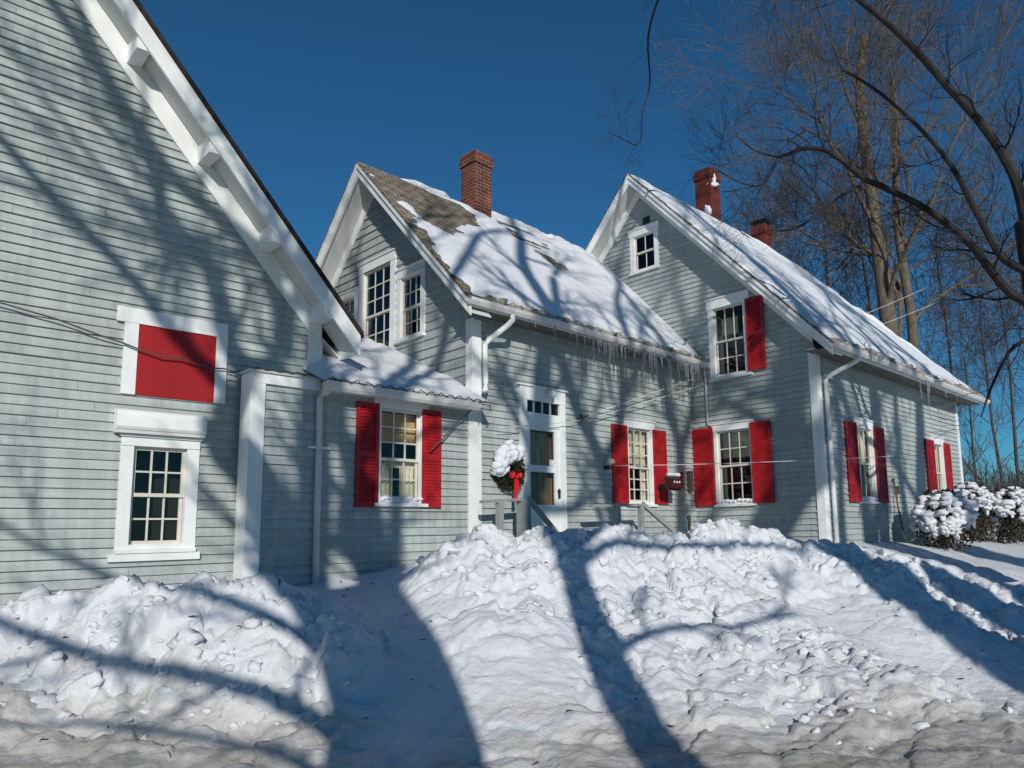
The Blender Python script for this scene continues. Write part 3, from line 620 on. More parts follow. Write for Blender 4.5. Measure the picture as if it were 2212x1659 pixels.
mb = MB(); mb.box(K_, -0.20, -0.03, 0.004, 0.045, 0.5, KZ - 0.13); mb.build('corner_board', 'white', wing)
mb = MB(); mb.box(K_, -3.50, -2.62, 0.001, 0.055, 3.49, 3.62); mb.box(K_, -2.62, -0.03, 0.0, 0.05, 3.49, 3.60); mb.build('fascia', 'white', wing)
mb = MB(); mb.box(K_, -3.53, -2.60, -0.24, 0.085, 3.621, 3.645); mb.build('cap_board', 'dull', wing)
mb = MB()
mb.prism(Fr(K_(-2.66, 0, 0)[:2], K_.o, K_.a), [(0.19, 3.46), (0.30, 3.46), (0.33, 3.50), (0.345, 3.58), (0.20, 3.58)], 0, 2.46)
mb.build('gutter', 'dull', wing)
mb = MB(); mb.quad(K_(-2.62, 0.05, 3.50), K_(-0.02, 0.05, 3.50), K_(-0.02, 0.2, 3.50), K_(-2.62, 0.2, 3.50)); mb.build('soffit', 'soffit', wing)
zK = lambda y: 3.60 + 0.43 * (y + 0.32)
mb = slab(K_, [(-2.62, 0.32, zK(-0.32)), (-0.0, 0.32, zK(-0.32)), (0.28, -4.2, zK(4.2)), (-2.75, -4.2, zK(4.2))], 0.05); mb.build('roof', 'shingle', wing)
mb = MB(); mb.tube([K_(-2.60, 0.26, 3.50), K_(-2.62, 0.20, 3.44), K_(-2.63, 0.07, 3.40), K_(-2.62, 0.065, 2.5), K_(-2.62, 0.065, 0.7)], 0.042, 10)
dsp = mb.build('downspout', 'dull', wing, smooth=True)
mb = MB(); mb.box(K_, -2.76, -2.48, 0.045, 0.07, 2.735, 2.765); mb.build('strap', 'white', dsp)
shutter(wing, K_, -2.09, -1.75, 2.005, 3.42); shutter(wing, K_, -1.045, -0.72, 2.005, 3.42)
roof_snow('roof_snow', K_, lambda a, y: zK(y), [(-2.66, -0.24), (-2.2, -0.3), (-0.02, -0.34), (0.02, 0.0), (0.26, 4.1), (-2.7, 4.1)], 'smooth thick snow on the low lean-to roof beside the left gable', th=0.13, step=0.06, seed=3, soft=0.4,
          extra=lambda X, Y: 0.16 * np.exp(-((X - 0.15) / 0.5) ** 2) * np.clip((Y + 0.3) * 1.2, 0, 1) + 0.10 * np.exp(-((X + 2.3) / 0.4) ** 2) * np.clip(Y, 0, 1))

# =================================================================== MIDDLE HOUSE
YM, KB, ZPB = 2.88, 1.024, 8.60
zB = lambda y: ZPB - KB * abs(YM - y)
mid = thing('middle_house', B_(2.5, 0, 1.2), 'middle grey clapboard house with icicled eave, paired gable windows and a white door', 'house')
wins = []
w1, o1 = window(mid, Bg, 2.17, 3.43, 4.95, 6.78, cw=0.17, head=0.17, cols=3, rows=(3, 2), split=0.45, cur=[('c', 0, 0.3, 0, 0.9)], room='dark', ears=0.0, seed=4, sashm='sash')
w2, o2 = window(mid, Bg, 1.26, 2.13, 5.04, 6.33, cw=0.13, head=0.15, cols=3, rows=(2, 2), split=0.47, cur=[('c', 0, 0.3, 0, 1), ], room='dark', ears=0.0, seed=5, sashm='sash')
w3, o3 = window(mid, Bg, 3.45, 4.5, 5.0, 6.37, cw=0.13, head=0.13, cols=3, rows=(2, 2), room='dark', ears=0.0, seed=6, cur=[('c', 0, 0.5, 0.3, 1)])
def gable_xr(ym, zp_, k, y0, y1, drop):
    def f(z):
        h = (zp_ - drop - z) / k; return (max(y0, ym - h), min(y1, ym + h))
    return f
mb = MB(); clap(mb, Bg, 3.2, 8.5, gable_xr(YM, ZPB, KB, 0.0, 5.76, 0.22), [o1, o2, o3], 0.155, 9); mb.build('gable_wall', 'siding', mid)
w4, o4 = window(mid, B_, 3.72, 4.60, 2.13, 3.77, cw=0.085, head=0.15, cols=3, rows=(3, 3), split=0.46, cur=[('c', 0, 1, 0.52, 1.0), ('c', 0.7, 1.0, 0.0, 0.5)], room='dark', ears=0.04, seed=7)
# door
door_op = (1.12, 1.90, 1.2, 3.84)
mb = MB(); clap(mb, B_, 0.9, 5.1, lambda z: (0.0, 6.07), [o4, door_op], 0.112, 10); mb.build('wall', 'siding', mid)
mb = MB(); mb.box(B_, 0.96, 1.12, 0.0, 0.05, 1.0, 3.84); mb.box(B_, 1.90, 2.04, 0.0, 0.05, 1.0, 3.84); mb.box(B_, 0.96, 2.04, 0.0, 0.056, 3.84, 4.07); mb.box(B_, 0.90, 2.10, 0.0, 0.085, 4.071, 4.10); mb.box(B_, 1.12, 1.90, -0.03, 0.045, 3.40, 3.635)
fr_ = mb.build('door_frame', 'white', mid)
for i in range(1, 4): mb = MB(); x = 1.12 + 0.78 * i / 4; mb.box(B_, x - 0.012, x + 0.012, -0.02, 0.012, 3.636, 3.84); mb.build('transom_bar', 'white', fr_)
mb = MB(); mb.quad(B_(1.12, -0.01, 3.63), B_(1.90, -0.01, 3.63), B_(1.90, -0.01, 3.84), B_(1.12, -0.01, 3.84)); mb.build('transom_pane', 'glass', fr_, fixn=False)
mb = MB(); mb.box(B_, 1.05, 1.98, -0.32, -0.30, 3.50, 4.0); mb.box(B_, 1.05, 1.98, -0.30, -0.02, 3.97, 4.0); mb.build('dark_hall', 'dark', fr_)
mb = MB()
mb.box(B_, 1.121, 1.20, -0.02, 0.028, 1.2, 3.399); mb.box(B_, 1.785, 1.899, -0.02, 0.028, 1.2, 3.399)
mb.box(B_, 1.20, 1.785, -0.02, 0.028, 3.345, 3.399); mb.box(B_, 1.20, 1.785, -0.02, 0.028, 1.2, 2.085); mb.box(B_, 1.20, 1.785, -0.015, 0.022, 2.635, 2.75)
dr = mb.build('storm_door', 'white', mid)
mb = MB(); mb.quad(B_(1.20, 0.0, 2.085), B_(1.785, 0.0, 2.085), B_(1.785, 0.0, 2.635), B_(1.20, 0.0, 2.635)); mb.quad(B_(1.20, 0.0, 2.75), B_(1.785, 0.0, 2.75), B_(1.785, 0.0, 3.345), B_(1.20, 0.0, 3.345)); mb.build('pane', 'glass', dr, fixn=False)
mb = MB(); mb.box(B_, 1.84, 1.865, 0.03, 0.07, 2.20, 2.34); mb.tube([B_(1.85, 0.05, 2.36), B_(1.85, 0.075, 2.33), B_(1.80, 0.075, 2.33)], 0.014, 8); mb.build('handle', 'black', dr)
mb = MB(); mb.box(B_, 1.05, 1.98, -0.16, -0.13, 1.1, 3.49); mb.build('inner_door', 'brownroom', dr)
curtain_mb(B_, 1.22, 1.70, -0.10, 2.72, 3.33, 4, 0.012).build('door_curtain', 'oldcurtain', dr, smooth=True)
mb = MB(); mb.box(B_, 1.66, 1.78, 0.006, 0.009, 2.76, 2.86); mb.build('paper_note', 'paper', dr)
# corner boards, friezes, rakes
mb = MB(); mb.box(B_, 0.0, 0.14, 0.004, 0.045, 0.9, 5.0); mb.box(Bg, -0.044, 0.12, 0.004, 0.044, 3.3, 5.02); mb.build('corner_board', 'white', mid)
OHB = 0.42; YE = -0.42
mb = MB(); mb.quad(B_(-0.42, 0.02, 5.061), B_(6.07, 0.02, 5.061), B_(6.07, 0.42, 5.06), B_(-0.42, 0.42, 5.06)); mb.build('eave_soffit', 'shade_soffit', mid)
def rakeset(par, G_, ym, zf, ye0, ye1, oh, zoff=0.05, fh=0.24, fz=0.22, m='white'):
    for (ya, yb) in ((ye0, ym), (ym, ye1)):
        za, zb_ = zf(ya), zf(yb)
        rake(G_, ya, za, yb, zb_, oh - 0.03, oh, zoff, zoff + fh).build('rake_fascia', m, par)
        rake(G_, ya, za, yb, zb_, oh + 0.001, oh + 0.03, zoff - 0.005, zoff + 0.075).build('rake_moulding', m, par)
        rake(G_, ya, za, yb, zb_, 0.0, oh - 0.031, zoff + fh - 0.06, zoff + fh - 0.04).build('rake_soffit', 'soffit', par)
    wa, wb = max(ye0, 0), min(ye1, 2 * ym)
    for (ya, yb) in ((wa, ym), (ym, wb)):
        rake(G_, ya, zf(ya), yb, zf(yb), 0.022, 0.05, zoff + fh - 0.039, zoff + fh + 0.2).build('rake_frieze', m, par)
rakeset(mid, Bg, YM, zB, -0.46, 6.22, OHB)
mb = MB()
for (ya, yb) in ((-0.46, YM), (YM, 6.22)):
    mb.hexa([Bg(ya, 0.45, zB(ya) - 0.045), Bg(yb, 0.45, zB(yb) - 0.045), Bg(yb, -7.2, zB(yb) - 0.045), Bg(ya, -7.2, zB(ya) - 0.045), Bg(ya, 0.45, zB(ya)), Bg(yb, 0.45, zB(yb)), Bg(yb, -7.2, zB(yb)), Bg(ya, -7.2, zB(ya))])
rfB = mb.build('roof', 'shingle', mid)
def gutter(par, F, x0, x1, o, zt, m='dull'):
    mb_ = MB(); mb_.prism(Fr(F(x0, 0, 0)[:2], F.o, F.a), [(o, zt), (o + 0.005, zt - 0.09), (o + 0.08, zt - 0.10), (o + 0.115, zt - 0.05), (o + 0.125, zt), (o + 0.115, zt + 0.006), (o + 0.10, zt - 0.03), (o + 0.012, zt - 0.04)], 0, x1 - x0)
    return mb_.build('gutter', m, par)
gutter(mid, B_, -0.45, 6.07, 0.425, 5.155)
mb = MB(); mb.box(B_, -0.42, 6.07, 0.40, 0.424, 5.05, 5.15); mb.build('eave_fascia', 'white', mid)
mb = MB(); mb.tube([B_(0.42, 0.49, 5.06), B_(0.42, 0.485, 4.98), B_(0.38, 0.42, 4.90), B_(0.22, 0.12, 4.68), B_(0.19, 0.085, 4.60), B_(0.19, 0.085, 4.0), B_(0.19, 0.10, 3.90), B_(0.12, 0.16, 3.84)], 0.045, 12)
mb.build('downspout', 'white', mid, smooth=True)
mb = MB(); mb.box(Bg, 5.76, 5.77, -7, 0, 0.5, 5.4); mb.build('back_wall', 'wall2', mid)
shutter(mid, B_, 3.295, 3.75, 2.14, 3.64); shutter(mid, B_, 4.57, 5.01, 2.14, 3.64)
# chimney
def chimney(par, F, x0, x1, y0, y1, z0, z1, m, name='chimney', corb=0.03):
    mb_ = MB(); mb_.box(F, x0, x1, -y1, -y0, z0, z1 - 0.28)
    mb_.box(F, x0 - corb, x1 + corb, -y1 - corb, -y0 + corb, z1 - 0.28, z1 - 0.10); mb_.box(F, x0 - corb * 0.2, x1 + corb * 0.2, -y1 - corb * 0.2, -y0 + corb * 0.2, z1 - 0.10, z1)
    ob_ = mb_.build(name, m, par); return ob_
chB = chimney(rfB, B_, 2.16, 2.62, 2.62, 3.08, 8.2, 9.76, 'brick'); chB['label'] = 'tall red brick chimney on the middle ridge'
# snow on the middle roof
bareB = [[(-0.6, 3.0), (0.5, 3.0), (1.2, 2.78), (1.82, 2.72), (1.98, 2.45), (1.75, 2.1), (1.35, 1.75), (0.55, 1.45), (0.06, 1.55), (-0.05, 1.9), (-0.30, 2.2)],
         [(-0.7, 3.0), (-0.1, 2.4), (-0.12, 1.5), (-0.26, 0.7), (-0.33, 0.1), (-0.34, -0.5), (-0.8, -0.6)],
         ] + [[(x_, y_), (x_ + l_, y_ + 0.02), (x_ + l_, y_ + 0.075), (x_, y_ + 0.06)] for x_, y_, l_ in ((2.7, 2.72, 0.9), (2.8, 2.58, 1.1), (2.95, 2.44, 1.0), (3.1, 2.30, 0.9), (3.0, 2.16, 0.9), (3.15, 2.02, 0.8), (3.2, 1.88, 0.75), (3.3, 1.74, 0.6), (3.35, 1.60, 0.5), (3.4, 1.46, 0.4), (4.3, 2.7, 1.0), (4.1, 2.55, 0.9))]
sb = roof_snow('roof_snow', B_, lambda a, y: ZPB - KB * (YM - y), [(-0.44, -0.42), (6.06, -0.42), (6.06, 2.86), (-0.44, 2.86)], 'sunlit snow sheet with melted patches on the middle house roof', th=0.07, bare=bareB, step=0.05, seed=11, soft=0.35,
               extra=lambda X, Y: 0.10 * np.clip((X - 4.2) / 1.8, 0, 1) * np.clip((Y + 0.3), 0, 1))
# ridge snow
mb = MB()
def snow_ridge(mb_, P, rad, n=9):
    out = []; rd = []
    for i, q in enumerate(P):
        k = i / max(1, len(P) - 1); out.append(q); rd.append(max(0.012, rad * (0.8 + 0.9 * noise.noise(Vector((i * 0.13, 3.1, rad * 9))) + 0.35 * noise.noise(Vector((i * 0.5, 1, 0)))) * min(1, 6 * k + 0.15, 6 * (1 - k) + 0.15)))
    mb_.tube(out, rd, n)
snow_ridge(mb, [B_(x, -2.86, zB(2.88) - 0.02) for x in np.arange(2.42, 6.05, 0.06)], 0.085)
snow_ridge(mb, [B_(x, -2.86, zB(2.88) - 0.02) for x in np.arange(0.5, 1.75, 0.06)], 0.06)
tag(mb.build('ridge_snow', 'snow', None, smooth=True, loc=B_(3, -2.88, 8.6)), 'narrow line of snow along the ridge of the middle house', 'snow')
def eave_ice(name, F, x0, x1, o, z, label, n, seed, r=0.055, zs=0.6):
    mb_ = MB(); rr = random.Random(seed)
    for i in range(n):
        x = x0 + (x1 - x0) * (i + rr.random()) / n; mb_.lump(F(x, o + rr.uniform(-0.09, 0.05), z + rr.uniform(-0.02, 0.05)), r * rr.uniform(0.6, 1.3), i + seed, 2, (1.4, 1, zs), 0.6)
    return tag(mb_.build(name, 'dice', None, smooth=True, loc=F((x0 + x1) / 2, o, z), uv=False), label, 'ice')
eave_ice('eave_ice', B_, 0.0, 6.02, 0.40, 5.20, 'brown dirty ice crust along the gutter of the middle house', 230, 5, 0.062, 0.8)

# =================================================================== RIGHT HOUSE
YC, KC, ZPC = 4.10, 1.067, 9.98
zC = lambda y: ZPC - KC * abs(YC - y)
rt = thing('right_house', C_(4, 0, 1.3), 'right hand grey clapboard house with steep snowy roof, attic window and red shutters', 'house')
ca, oa = window(rt, Cg, 3.60, 4.44, 7.68, 8.72, cw=0.12, head=0.15, cols=2, rows=(1, 1), cur=[('c', 0.0, 0.22, 0, 1)], room='dark', ears=0.03, seed=12, sashm='sash')
cb, ob_ = window(rt, Cg, 1.36, 2.35, 4.79, 6.52, cw=0.13, head=0.20, cols=3, rows=(1, 2), cur=[('c', 0.82, 1.0, 0, 0.6), ('c', 0.3, 0.85, 0.6, 0.85)], room='dark', ears=0.03, seed=13, sashm='sash')
cc_, oc = window(rt, Cg, 1.42, 2.34, 2.12, 3.80, cw=0.07, head=0.14, cols=3, rows=(2, 2), cur=[('c', 0, 1, 0.62, 1.0), ('c', 0.84, 1, 0, 0.5)], room='dark', ears=0.04, seed=14, snowsill='snow heaped on the sill of the ground floor window facing the road')
mb = MB(); clap(mb, Cg, 1.0, 10.0, gable_xr(YC, ZPC, KC, 0.0, 8.2, 0.25), [oa, ob_, oc], 0.112, 15); mb.build('gable_wall', 'siding', rt)
cd, od = window(rt, C_, 1.52, 2.45, 2.12, 3.82, cw=0.09, head=0.17, cols=3, rows=(1, 1), cur=[('c', 0, 1, 0.5, 1.0)], room='dark', ears=0.03, seed=16, snowsill='patchy snow on the sill of the window near the downspout')
ce, oe = window(rt, C_, 6.05, 6.86, 2.12, 3.80, cw=0.10, head=0.17, cols=3, rows=(1, 1), cur=[('c', 0, 1, 0.5, 1.0)], room='dark', ears=0.03, seed=17)
mb = MB(); clap(mb, C_, 0.9, 5.1, lambda z: (0.0, 8.25), [od, oe], 0.112, 18); mb.build('wall', 'siding', rt)
CE = Fr(C_(8.25, 0, 0)[:2], gC, dC)
mb = MB(); clap(mb, CE, 0.9, 5.2, lambda z: (0.0, 8.2), [], 0.112, 19); mb.build('end_wall', 'siding', rt)
mb = MB(); mb.box(C_, 0.0, 0.13, 0.004, 0.04, 0.9, 5.0); mb.box(Cg, -0.039, 0.12, 0.004, 0.042, 0.9, 5.05); mb.build('corner_board', 'white', rt)
mb = MB(); mb.box(C_, 8.11, 8.25, 0.004, 0.04, 0.9, 5.0); mb.build('corner_board', 'white', rt)
YCE = -0.55
rakeset(rt, Cg, YC, zC, YCE, 8.2 - YCE, 0.42, zoff=0.05, fh=0.22)
RX = 4.5
mb = MB(); x0 = -0.45; x1 = RX + (YC - YCE)
def V3(x, y, z): return C_(x, -y, z)
ze = zC(YCE); y1 = 8.2 - YCE; t_ = 0.045
top = [V3(x0, YCE, ze), V3(x1, YCE, ze), V3(RX, YC, ZPC), V3(x0, YC, ZPC), V3(x1, y1, ze), V3(x0, y1, ze)]
bot = [(p[0], p[1], p[2] - t_) for p in top]
mb.add(top + bot, [(0, 1, 2, 3), (1, 4, 2), (3, 2, 4, 5), (6, 9, 8, 7), (7, 8, 10), (9, 11, 10, 8), (0, 6, 7, 1), (1, 7, 10, 4), (4, 10, 11, 5), (0, 3, 9, 6), (3, 5, 11, 9)])
rfC = mb.build('roof', 'shingle', rt)
mb = MB(); mb.quad(C_(-0.42, 0.0, ze - 0.10), C_(x1 - 0.05, 0.0, ze - 0.10), C_(x1 - 0.05, 0.50, ze - 0.12), C_(-0.42, 0.50, ze - 0.12)); mb.build('eave_soffit', 'shade_soffit', rt)
mb = MB(); mb.box(C_, -0.42, x1, 0.50, 0.53, ze - 0.16, ze - 0.046); mb.build('eave_fascia', 'white', rt)
gutter(rt, C_, -0.42, x1 - 0.05, 0.532, ze - 0.03)
mb = MB(); mb.tube([C_(0.62, 0.60, ze - 0.10), C_(0.62, 0.59, ze - 0.20), C_(0.55, 0.50, ze - 0.27), C_(0.26, 0.13, ze - 0.50), C_(0.23, 0.09, ze - 0.58), C_(0.23, 0.09, 3.2), C_(0.23, 0.09, 1.1)], 0.045, 12)
ds = mb.build('downspout', 'white', rt, smooth=True)
mb = MB(); mb.box(C_, 0.16, 0.30, 0.05, 0.14, 3.27, 3.33); mb.build('strap', 'dull', ds)
mb = MB(); mb.tube([Cg(2.47, 0.07, 5.04), Cg(2.47, 0.04, 4.8), Cg(2.47, 0.035, 3.82)], 0.022, 8); mb.build('conduit', 'dull', rt, smooth=True)
shutter(rt, Cg, 1.005, 1.41, 4.82, 6.35, o=0.05); 
shutter(rt, Cg, 2.345, 2.845, 2.11, 3.76, o=0.045); shutter(rt, Cg, 0.99, 1.445, 2.11, 3.76, o=0.045)
shutter(rt, C_, 1.03, 1.54, 2.10, 3.73, o=0.045); shutter(rt, C_, 2.43, 2.94, 2.10, 3.73, o=0.045)
shutter(rt, C_, 5.50, 6.07, 2.10, 3.70, o=0.045); shutter(rt, C_, 6.84, 7.27, 2.10, 3.70, o=0.045)
mb = MB(); mb.box(Cg, 3.83, 4.02, 0.02, 0.04, 8.80, 8.96); mb.build('vent', 'black', rt)
c1 = chimney(rfC, C_, 2.58, 3.04, 3.80, 4.28, 9.4, 11.14, 'brick2'); c1['label'] = 'tall dark red chimney with a white snow streak on the right roof'
mb = MB(); mb.lump(C_(2.74, -3.78, 10.80), 0.17, 4, 3, (0.3, 0.16, 1.0), 0.6); mb.lump(C_(2.68, -3.78, 10.66), 0.12, 5, 3, (1.2, 0.16, 0.45), 0.7); mb.lump(C_(2.56, -3.92, 9.88), 0.2, 6, 3, (0.5, 1.3, 0.8), 0.4)
tag(mb.build('chimney_snow', 'snow', None, smooth=True, loc=C_(2.62, -3.8, 10.7)), 'streak of snow plastered on the taller chimney of the right house', 'snow')
c2 = chimney(rfC, C_, 5.12, 5.52, 3.70, 4.10, 8.9, 10.30, 'brick2'); c2['label'] = 'short red chimney with a dark capped flue'
mb = MB()
for (x, y) in ((5.16, -3.76), (5.44, -3.76), (5.16, -4.04), (5.44, -4.04)): mb.box(C_, x, x + 0.04, y - 0.02, y + 0.02, 10.30, 10.40)
mb.hexa([C_(5.03, -3.61, 10.40), C_(5.61, -3.61, 10.40), C_(5.61, -4.19, 10.40), C_(5.03, -4.19, 10.40), C_(5.24, -3.82, 10.52), C_(5.40, -3.82, 10.52), C_(5.40, -3.98, 10.52), C_(5.24, -3.98, 10.52)])
mb.build('chimney_cap', 'black', c2)
bareC = [[(1.9, 4.3), (2.0, 3.95), (2.6, 3.72), (3.4, 3.80), (4.6, 3.62), (5.1, 3.3), (5.2, 4.4)], [(-0.6, -0.7), (-0.6, 4.2), (-0.37, 4.2), (-0.36, -0.7)], [(-0.4, 4.2), (0.5, 3.99), (2.4, 3.95), (2.4, 4.3)]]
roof_snow('roof_snow', C_, lambda a, y: ZPC - KC * (YC - y), [(-0.43, YCE + 0.02), (x1 - 0.12, YCE + 0.02), (RX, YC - 0.03), (-0.43, YC - 0.03)], 'long snow sheet crossed by branch shadows on the right house roof', th=0.10, bare=bareC, step=0.06, seed=21, soft=0.3)
mb = MB()
snow_ridge(mb, [C_(4.5 + i * 0.06, -(YC - 0.02 - i * 0.06), zC(YC - i * 0.06) + 0.0) for i in range(62)], 0.10)
tag(mb.build('ridge_snow', 'snow', None, smooth=True, loc=C_(5, -4, 9.9)), 'snow lip along the far hip of the right house roof', 'snow')
eave_ice('eave_ice', C_, -0.3, 8.6, 0.50, ze - 0.0, 'thick grey brown ice along the gutter of the right house', 300, 9, 0.075, 0.9)

# =================================================================== ICICLES
def icicle_mesh(seed, L):
    mb_ = MB(); rr = random.Random(seed); n = 7; pts = []; rad = []
    for i in range(n): t = i / (n - 1); pts.append((rr.uniform(-1, 1) * 0.004, rr.uniform(-1, 1) * 0.004, -L * t)); rad.append((0.016 * (1 - t) ** 0.8 + 0.0025) * rr.uniform(0.8, 1.25))
    mb_.tube(pts, rad, 7)
    me_ = bpy.data.meshes.new('icicle'); me_.from_pydata(mb_.v, [], mb_.f); me_.materials.append(ice); me_.polygons.foreach_set('use_smooth', [True] * len(me_.polygons)); return me_
IM = [icicle_mesh(i, 1.0) for i in range(6)]
rr = random.Random(77)
def icicle(F, s, o, z, L, label, group, fat=1.0):
    ob2 = bpy.data.objects.new('icicle', rr.choice(IM)); COL.objects.link(ob2); ob2.location = F(s, o, z); ob2.scale = (fat, fat, L); tag(ob2, label, 'icicle', group)
lab1 = 'clear icicle hanging in the row under the middle house gutter'; g1 = 'icicles under the middle house gutter'
for i, (s, L) in enumerate(((0.9, 0.13), (1.35, 0.30), (1.75, 0.16), (1.9, 0.36), (2.1, 0.22), (2.2, 0.12))):
    icicle(B_, s, 0.50, 5.06, L, ('short stubby', 'single long', 'small third', 'long slim fourth', 'medium fifth', 'tiny sixth')[i] + ' icicle, counting right from the middle house downspout', g1, 1.0)
for i in range(52):
    s = 2.35 + i * 0.066 + rr.uniform(-0.03, 0.03); L = rr.choice((0.12, 0.2, 0.3, 0.42, 0.5, 0.33)) * rr.uniform(0.7, 1.2)
    icicle(B_, s, 0.50 + rr.uniform(-0.02, 0.02), 5.07, L, lab1, g1, rr.uniform(0.7, 1.4))
icicle(B_, 4.63, 0.50, 5.07, 0.9, 'longest icicle of the middle house gutter, right of the middle window', g1, 1.7)
for s, L in ((4.6, 0.3), (5.15, 0.35), (5.25, 0.5), (5.4, 0.55), (5.6, 0.4), (3.75, 0.6)): icicle(B_, s, 0.50, 5.07, L, lab1, g1, 1.5)
lab2 = 'long thin icicle hanging from the right house gutter'; g2 = 'icicles under the right house gutter'
for s, L, nm in ((3.9, 0.55, 'leftmost'), (4.35, 0.9, 'longest'), (4.46, 0.3, 'short one touching the longest'), (5.6, 0.3, 'second from the right'), (6.4, 0.25, 'rightmost')): icicle(C_, s, 0.60, ze - 0.11, L, nm + ' icicle under the right house gutter', g2, 1.3)

# =================================================================== THINGS AT THE DOOR
def leaf(mb_, c, r, rr_, n=None):
    d = np.array([rr_.gauss(0, 1) for _ in range(3)]); d /= np.linalg.norm(d); e = np.cross(d, [rr_.random(), rr_.random(), rr_.random()]); e /= np.linalg.norm(e) + 1e-9
    c = np.array(c); mb_.add([c - e * r * 0.35, c + d * r, c + e * r * 0.35, c - d * r * 0.4], [(0, 1, 2, 3)])
wr = thing('christmas_wreath', B_(0.62, 0.05, 2.3), 'evergreen wreath with red bow and snow cap hanging left of the white door', 'wreath')
rl = random.Random(5); mb = MB(); wc = (0.65, 2.61); 
for i in range(2600):
    a = rl.uniform(0, 2 * math.pi); b = rl.uniform(0, 2 * math.pi); q = 0.125 * math.sqrt(rl.random()); Rr = 0.19 + q * math.cos(b)
    leaf(mb, B_(wc[0] + Rr * math.cos(a), 0.13 + q * math.sin(b), wc[1] + Rr * 1.05 * math.sin(a)), 0.042, rl)
mb.build('foliage', 'needle', wr, fixn=False, uv=False)
mb = MB()
for i in range(90):
    a = R(60 + 130 * rl.random()); Rr = 0.275 + rl.uniform(-0.09, 0.09); mb.lump(B_(wc[0] + Rr * math.cos(a), 0.19 + rl.uniform(-0.03, 0.04), wc[1] + Rr * 1.08 * math.sin(a)), rl.uniform(0.05, 0.08), i, 2, (1.5, 0.7, 1.1), 0.4)
mb.lump(B_(0.60, 0.15, 3.05), 0.05, 8, 2, (1.2, 1, 1), 0.4); mb.lump(B_(0.66, 0.15, 3.09), 0.035, 9, 2, (1.4, 1, 0.7), 0.4)
tag(mb.build('wreath_snow', 'snow', None, smooth=True, loc=B_(0.5, 0.18, 2.9)), 'cap of snow sitting on top of the wreath', 'snow')
mb = MB(); z_ = 2.50; xc = 0.66
for sg in (-1, 1):
    loop = [(xc, z_)] + [(xc + sg * (0.02 + 0.085 * math.sin(t)), z_ + 0.045 - 0.055 * math.cos(t)) for t in np.linspace(0.3, math.pi * 1.75, 10)] + [(xc, z_)]
    for (p0, p1) in zip(loop[:-1], loop[1:]): mb.add([B_(p0[0], 0.24, p0[1]), B_(p1[0], 0.24, p1[1]), B_(p1[0], 0.30, p1[1]), B_(p0[0], 0.30, p0[1])], [(0, 1, 2, 3)])
    mb.lump(B_(xc + sg * 0.075, 0.27, z_ + 0.03), 0.05, 3 + sg, 2, (1, 0.5, 1.1), 0.2)
mb.lump(B_(xc, 0.29, z_), 0.03, 2, 2)
for sg, L in ((-1, 0.40), (1, 0.2)):
    mb.add([B_(xc + sg * 0.005 - 0.03, 0.27, z_), B_(xc + sg * 0.005 + 0.03, 0.275, z_), B_(xc + sg * 0.03 + 0.035, 0.29, z_ - L), B_(xc + sg * 0.03 - 0.035, 0.28, z_ - L)], [(0, 1, 2, 3)])
mb.build('bow', 'bow', wr, fixn=False)

def railing(name, F, s0, s1, o, z0, z1, dz, label, sp, m='rail'):
    th_ = thing(name, F((s0 + s1) / 2, o, 1.1), label, 'railing')
    mb_ = MB(); mb_.hexa([F(s0, o - 0.05, z0 - 0.045), F(s1, o - 0.05, z1 - 0.045), F(s1, o + 0.05, z1 - 0.045), F(s0, o + 0.05, z0 - 0.045), F(s0, o - 0.05, z0), F(s1, o - 0.05, z1), F(s1, o + 0.05, z1), F(s0, o + 0.05, z0)])
    mb_.build('top_rail', m, th_)
    for (s, w_, zt) in sp:
        mb_ = MB(); mb_.box(F, s - w_ / 2, s + w_ / 2, o - w_ / 2, o + w_ / 2, 0.9, zt); mb_.build('post', m, th_)
    a, b, c = dz   # sloping handrail down to the last post: (end s, end o, end z)
    mb_ = MB(); mb_.hexa([F(s1, o - 0.03, z1 - 0.06), F(a, b - 0.03, c - 0.045), F(a, b + 0.03, c - 0.045), F(s1, o + 0.03, z1 - 0.06), F(s1, o - 0.03, z1 + 0.03), F(a, b - 0.03, c + 0.045), F(a, b + 0.03, c + 0.045), F(s1, o + 0.03, z1 + 0.03)])
    mb_.build('handrail', m, th_)
    mb_ = MB(); mb_.box(F, a - 0.04, a + 0.04, b - 0.04, b + 0.04, 0.9, c - 0.03); mb_.build('end_post', m, th_)
    return th_
railing('step_railing', B_, -0.22, 0.72, 0.48, 2.11, 2.17, (1.10, 0.75, 1.58), 'grey wooden step railing left of the door in front of the wreath', [(0.13, 0.09, 2.08), (0.62, 0.16, 2.13)])
railing('step_railing', B_, 2.02, 3.45, 0.62, 2.07, 2.11, (4.05, 0.85, 1.60), 'thin grey step railing right of the door below the middle window', [(2.72, 0.08, 2.05), (3.38, 0.09, 2.07)])

